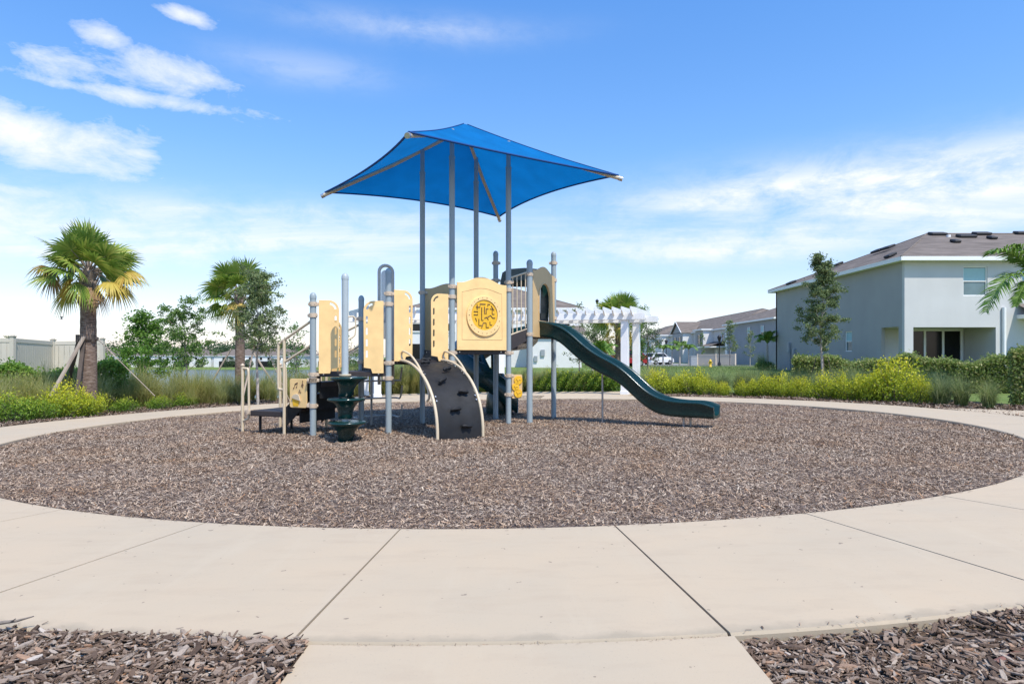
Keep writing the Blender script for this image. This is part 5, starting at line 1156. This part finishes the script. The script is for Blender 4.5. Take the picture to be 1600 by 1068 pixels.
tree('broadleaf_tree', bs(1097, 95), 5.0, lambda t: .16*(1-.6*t), 700, .16, 'leafdark', 'small dark tree at the left end of the cream vinyl wall', .15, .06, 12, 19, clus=.15)
tree('broadleaf_tree', bs(905, 34), 3.9, lambda t: .28*(1-.5*t), 1400, .10, 'leafoak', 'small sparse tree behind the pergola, left of its end posts', .2, .04, 16, 20, clus=.12)
tree('broadleaf_tree', bs(930, 40), 3.1, lambda t: .42*(1-.4*t), 4200, .12, 'leafoak', 'bushy olive green tree behind the slide, seen under the pergola beam', .12, .05, 20, 23, clus=.2)
tree('broadleaf_tree', bs(993, 44), 4.4, lambda t: .26*(1-.3*t), 4200, .13, 'leafdark', 'dense tree seen between and right of the pergola end posts', .15, .05, 20, 24, clus=.2)
tree('yellow_shrub', bs(948, 38), 2.1, lambda t: .32*(1-.3*t), 1500, .13, 'palmyellow', 'bright yellow leaved bush left of the pergola end post', .1, .03, 14, 25, clus=.15, cat='shrub')
tree('broadleaf_tree', bs(1012, 50), 4.2, lambda t: .30*(1-.5*t), 2200, .14, 'farleaf', 'grey green tree right behind the last pergola post', .15, .06, 16, 21, clus=.2)
tree('broadleaf_tree', bs(683, 30), 2.6, lambda t: .3*(1-.4*t), 700, .09, 'leafdark', 'small leafy tree seen through the gap beside the shade canopy post', .2, .03, 12, 22, clus=.12)
for i, (px, Y) in enumerate(((12, 30), (36, 31))):
    tree('broadleaf_tree', bs(px, Y), [4.5, 4.1][i]-bs(px, Y)[2]*0-1.2, lambda t: .12*(1-.5*t), 700, .09, 'leafoak', ['thin treetop above the fence at the far left', 'thin treetop above the fence left of the second fence post'][i], .3, .04, 14, 30+i, clus=.1, upl=1.4)
stakes(bs(403, 20.5), 1.9, 1.0, ['wooden brace leaning on the young oak, left side', 'wooden brace leaning on the young oak, back side', 'wooden brace leaning on the young oak, right side'], r=.02, group='braces of the young oak')
stakes(bs(1285, 21.5), 1.3, .55, ['thin brace of the slim sapling, right side', 'thin brace of the slim sapling, left side', 'thin brace of the slim sapling, front side'], r=.014, m='lumberdark', a0=.2, group='braces of the slim sapling')
# palms
def sabal(px, Y, ytop, crown_r, tr, label, nfr, dead, seed, brace=True, trunk_top=None, name='sabal_palm'):
    rnd = random.Random(seed); base = bs(px, Y); T = empty(name, base, label, 'palm tree'); Hc = trunk_top-base[2]
    mb = MB(); K = 26; prof_ = [(tr*(1.12-.18*k/K+(.02 if k % 2 else -.01)), Hc*.80*k/K-(.2 if k == 0 else 0)) for k in range(K+1)]; mb.lathe((0, 0, 0), prof_, 16); mb.build('trunk', M['palmbark'], T, local=True)
    mb = MB()
    for k in range(46):   # criss-cross boots
        a_ = k*2.4; z_ = Hc*(.74+.24*k/46); r_ = tr*(.92-.15*k/46); d_ = Vector((math.cos(a_), math.sin(a_), 0)); s_ = Vector((-d_.y, d_.x, 0)); ln = rnd.uniform(.16, .26)
        c0 = d_*r_+UP*z_; c1 = d_*(r_+.10)+UP*(z_+ln*.9)+s_*rnd.uniform(-.06, .06)
        mb.add([c0-s_*.05, c0+s_*.05, c1+s_*.03, c1-s_*.03, c0-s_*.05+d_*.03, c0+s_*.05+d_*.03, c1+s_*.025+d_*.02, c1-s_*.025+d_*.02], [(0, 1, 2, 3), (7, 6, 5, 4), (0, 4, 5, 1), (1, 5, 6, 2), (2, 6, 7, 3), (3, 7, 4, 0)])
    mb.lathe((0, 0, 0), [(tr*.95, Hc*.72), (tr*.9, Hc*.99), (tr*.4, Hc*1.03)], 12); mb.build('leaf_bases', M['boot'], T, local=True)
    groups = {'palmleaf': MB(), 'palmyellow': MB(), 'palmbrown': MB()}; stems = MB(); c = Vector((0, 0, Hc))
    def fan(az, el, plen, R_, mk, droop):
        d_ = Vector((math.cos(az)*math.cos(el), math.sin(az)*math.cos(el), math.sin(el))); hub = c+d_*plen+UP*(-.12*plen*(1-el)); stems.tube([c+d_*.05, c+d_*plen*.55+UP*.03, hub], [.022, .014, .010], 5)
        side = d_.cross(UP).normalized(); nrm_ = side.cross(d_).normalized(); n = 30
        ro_ = rnd.uniform(-1.15, 1.15)*(1 if el < 1.1 else .4); side, nrm_ = side*math.cos(ro_)+nrm_*math.sin(ro_), nrm_*math.cos(ro_)-side*math.sin(ro_)
        m_ = groups[mk]
        for k in range(n):
            th = R(-118+236*k/(n-1)+rnd.uniform(-2, 2)); ll = R_*(1-.28*abs(th)/R(118))*rnd.uniform(.88, 1.06); di = (d_*math.cos(th)+side*math.sin(th)).normalized(); w_ = di.cross(nrm_).normalized()*.030*R_/.8; pts = []
            for q in (0.0, .35, .65, .85, 1.0):
                pt = hub+di*ll*q+nrm_*(.10*R_*abs(math.sin(th)))*q+UP*(-droop*R_*(q**2.3)); ww = w_*(.35+1.0*min(1, q*2.2)) if q < .6 else w_*max(.05, (1-q)*2.6)
                pts.append((pt-ww, pt+nrm_*.004*0, pt+ww))
            n0 = len(m_.v)
            rows = [[p_[0], p_[2]] for p_ in pts]; m_.grid(rows, False)
    for k in range(nfr):
        f = (k+.5)/nfr; az = k*2.399+rnd.uniform(-.25, .25); el = R(84)-R(88)*f**.8+rnd.uniform(-.12, .12)
        fan(az, el, crown_r*rnd.uniform(.40, .66), crown_r*rnd.uniform(.50, .62), 'palmleaf' if rnd.random() > .07 else 'palmyellow', .10+.26*f)
    for az, el, mk, pl2, rs in dead: fan(R(az), R(el), crown_r*pl2, crown_r*rs, mk, .75)
    for mk, m_ in groups.items():
        if m_.v: m_.build('fronds', M[mk], T, local=True)
    stems.build('leaf_stems', M['boot'], T, local=True); return T, base
T, b = sabal(138, 17.6, 340, 1.38, .20, 'tall thick sabal palm with yellowing lower fronds at the left, held by wooden braces', 30, [(183, 12, 'palmyellow', .78, .45), (178, 0, 'palmbrown', .72, .40), (2, 6, 'palmyellow', .75, .5), (-20, -12, 'palmyellow', .62, .46), (-30, -50, 'palmbrown', .36, .42), (10, -20, 'palmyellow', .55, .42), (200, -42, 'palmleaf', .42, .42), (255, -25, 'palmyellow', .42, .4), (285, -30, 'palmleaf', .42, .4)], 3, trunk_top=P(0, 425, 17.6).z)
bb = Vector(b)
def brace(p0, p1, w, m, lab):
    p0, p1 = Vector(p0), Vector(p1); dq = (p1-p0).normalized(); s1_ = dq.cross(UP).normalized(); top('wood_brace', MB().box((p0+p1)/2, (w, w*.5, (p1-p0).length), (s1_, dq.cross(s1_), dq), .006), M[m], lab, 'tree brace', tuple(p0), 'braces of the tall palm')
zc_ = P(0, 528, 17.3).z; g0 = lambda x_, y_: Gs(x_, y_)
q = P(96, 604, 16.9); brace((q.x-.08, q.y-.3, q.z-.25), P(131, 526, 17.35), .11, 'lumber', 'pale wooden brace leaning on the left of the tall palm trunk')
q = P(97, 590, 18.2); brace((q.x-.05, q.y+.3, q.z-.2), P(124, 528, 17.75), .10, 'lumberdark', 'dark wooden brace behind the pale one at the tall palm')
q = P(124, 600, 17.1); brace((q.x, q.y-.1, q.z-.3), P(131, 530, 17.4), .10, 'lumberdark', 'dark upright wooden brace against the tall palm trunk')
q = P(222, 596, 17.6); brace((q.x+.3, q.y+.1, q.z-.4), P(150, 527, 17.6), .032, 'lumber', 'long thin wooden brace running down right from the tall palm')
top('trunk_strap', MB().lathe(bb, [(.235, zc_-bb.z-.06), (.245, zc_-bb.z-.05), (.245, zc_-bb.z+.03), (.23, zc_-bb.z+.04)], 18).box(Vector((bb.x-.2, bb.y-.14, zc_)), (.08, .05, .2)).box(Vector((bb.x+.2, bb.y-.12, zc_)), (.08, .05, .2)), M['lumberdark'], 'dark strap and wooden pads around the tall palm trunk', 'strap', tuple(bb))
T, b = sabal(375, 24.5, 400, 1.42, .17, 'second sabal palm, slimmer, right of the leafy trees by the lake', 26, [(262, -55, 'palmyellow', .28, .5), (210, -35, 'palmleaf', .45, .45), (190, -20, 'palmleaf', .6, .45)], 14, trunk_top=P(0, 458, 24.5).z)
bx = Vector(b)
for (px0, py0, px1, py1, lab) in ((325, 607, 361, 545, 'pale wooden brace left of the second palm'), (428, 600, 392, 545, 'pale wooden brace right of the second palm')):
    p0, p1 = P(px0, py0, 24.3), P(px1, py1, 24.4); dq = (p1-p0).normalized(); s1_ = dq.cross(UP).normalized(); top('wood_brace', MB().box((p0+p1)/2, (.07, .05, (p1-p0).length), (s1_, dq.cross(s1_), dq), .006), M['lumber'], lab, 'tree brace', tuple(p0), 'braces of the second palm')
sabal(966, 36, 458, 1.55, .17, 'sabal palm whose top rises behind the pergola', 26, [(0, -60, 'palmyellow', .3, .5), (330, -50, 'palmyellow', .4, .5), (290, -40, 'palmyellow', .4, .5), (200, -40, 'palmyellow', .5, .5)], 25, trunk_top=P(0, 498, 36).z)
def feather_palm(base, Hc, fr, label, nleaf=46, tr=.09, sc=1., m='feather', name='feather_palm'):
    T = empty(name, base, label, 'palm tree'); mb = MB(); mb.lathe((0, 0, 0), [(tr*1.4, -.2), (tr*1.2, Hc*.2), (tr, Hc*.6), (tr*.9, Hc*.85), (tr*.5, Hc)], 12); mb.build('trunk', M['trunkw'], T, local=True)
    for az, el, ln, dr in fr:
        mb = MB(); d_ = Vector((math.cos(az), math.sin(az), 0)); pts = []
        for k in range(13):
            t = k/12; pts.append(Vector((0, 0, Hc))+d_*(ln*t*math.cos(el)*(1-.25*t*dr))+UP*(ln*(t*math.sin(el)-dr*t*t*.9)))
        mb.tube(pts, [.022*sc*(1-.8*k/12) for k in range(13)], 5); sd_ = Vector((-d_.y, d_.x, 0))
        for k in range(nleaf):
            t = .12+.88*k/nleaf; q = t*12; i = min(int(q), 11); p = pts[i].lerp(pts[i+1], q-i); tg = (pts[i+1]-pts[i]).normalized(); lf = ln*.24*(math.sin(math.pi*(.12+.86*t)))**.6*random.uniform(.85, 1.1)
            for s_ in (-1, 1):
                up_ = sd_.cross(tg).normalized(); up_ = up_ if up_.z > 0 else -up_
                di = (sd_*s_*.8+tg*.55+up_*random.uniform(.0, .5)).normalized(); w_ = tg*(.024*sc); e = p+di*lf-UP*lf*.35; m__ = p+di*lf*.5-UP*lf*.05
                mb.add([p-w_*.6, p+w_*.6, m__+w_, m__-w_, e], [(0, 1, 2, 3), (3, 2, 4)])
        mb.build('frond', M[m], T, local=True)
    return T
bp_ = P(1626, 0, 16.6); bp_.z = Gs(bp_.x, bp_.y); Hc = P(0, 440, 16.6).z-bp_.z
feather_palm(tuple(bp_), Hc, [(R(172), R(56), 2.5, .58), (R(190), R(30), 2.5, .92), (R(205), R(15), 1.5, .8), (R(150), R(70), 2.0, .5), (R(100), R(60), 2.0, .6), (R(40), R(55), 2.0, .6), (R(-30), R(50), 2.0, .6), (R(-80), R(58), 2.0, .7), (R(222), R(62), 1.7, .5)], 'feather palm at the right picture edge whose fronds hang over the big house', 60)
def small_palm(px, Y, h, label, m='feather'):
    b = P(px, 0, Y); b.z = Gs(b.x, b.y); feather_palm(tuple(b), h*.55, [(R(a_)+random.uniform(-.2, .2), R(random.uniform(40, 70)), h*.55, random.uniform(.5, .9)) for a_ in range(0, 360, 36)], label, 22, .07*h/3, 1.6, m, 'young_palm')
small_palm(1199, 48, 3.6, 'young palm against the blue grey wall left of the large house')
small_palm(1036, 75, 3.4, 'young palm beside the smaller street lamp'); small_palm(1050, 78, 3.4, 'young palm second left of the utility box'); small_palm(1062, 82, 4.2, 'taller young palm among the ones at the roadside'); small_palm(1076, 74, 3.4, 'bright young palm directly left of the utility box')
small_palm(940, 33, 2.5, 'short bright palm under the pergola roof', 'feather'); small_palm(926, 36, 2.4, 'short yellowing palm under the pergola roof', 'palmyellow')
for px, Y, lab in ((1190, 46, 'spiky low plant at the foot of the blue grey wall'),):
    b = P(px, 0, Y); b.z = Gs(b.x, b.y); place(gblue[1], 'spiky_plant', b, 1.4, 0, lab, 'plant', None)
# shore shrubs and far wood
rng = np.random.default_rng(5)
def blobrow(name, x0, x1, Y, h, n, ls, seed, z0, nbl):
    rng = np.random.default_rng(seed); C = []
    for k in range(nbl):
        cx_ = rng.uniform(x0, x1); r_ = h*rng.uniform(.35, .7); hh_ = h*rng.uniform(.6, 1.1); q = sphere_pts(n//nbl, rng); C.append(np.stack([cx_+q[:, 0]*r_*1.6, Y+q[:, 1]*r_, z0+hh_*.5+q[:, 2]*hh_*.5], 1))
    Vq, Fq = leaves(np.concatenate(C), ls, .7, .2, rng); o = nmesh(name, Vq, Fq, M['farleaf']); return o
o = blobrow('far_wood', -330, -150, 420, 16, 26000, 1.3, 6, -5, 60); tag(o, kind='stuff')
o = blobrow('far_wood', -185, -120, 380, 15, 12000, 1.2, 9, -5, 22); tag(o, kind='stuff')
for i, (x_, s_) in enumerate(((-176, 5), (-166, 4), (-158, 4.5), (-149, 5), (-141, 4), (-128, 5.5), (-119, 4), (-108, 4.5), (-98, 5.5), (-80, 5), (-72, 4))):
    q = sphere_pts(700, rng, .5); C = q*np.array([s_*.55, s_*.5, s_*.5])+np.array([0, 0, s_*.5]); Vq, Fq = leaves(C, .5, .7, .2, rng); o = nmesh('shore_shrub', Vq, Fq, M['farleaf']); o.location = (x_, 289, -3.9)
    tag(o, 'round dark shrub on the far lake shore in front of the white houses', 'shrub', 'round shrubs on the far lake shore')
for i, px in enumerate((1190, 1201)):
    b = P(px, 0, 45.5+i*.3); b.z = Gs(b.x, b.y); q = sphere_pts(500, rng, .4); Vq, Fq = leaves(q*np.array([.5, .4, .35])+np.array([0, 0, .3]), .12, .6, .3, rng); o = nmesh('low_shrub', Vq, Fq, M['leafdark']); o.location = b
    tag(o, ['low dark shrub left of the young palm by the wall', 'low dark shrub at the foot of the young palm by the wall'][i], 'shrub', 'low shrubs by the blue grey wall')
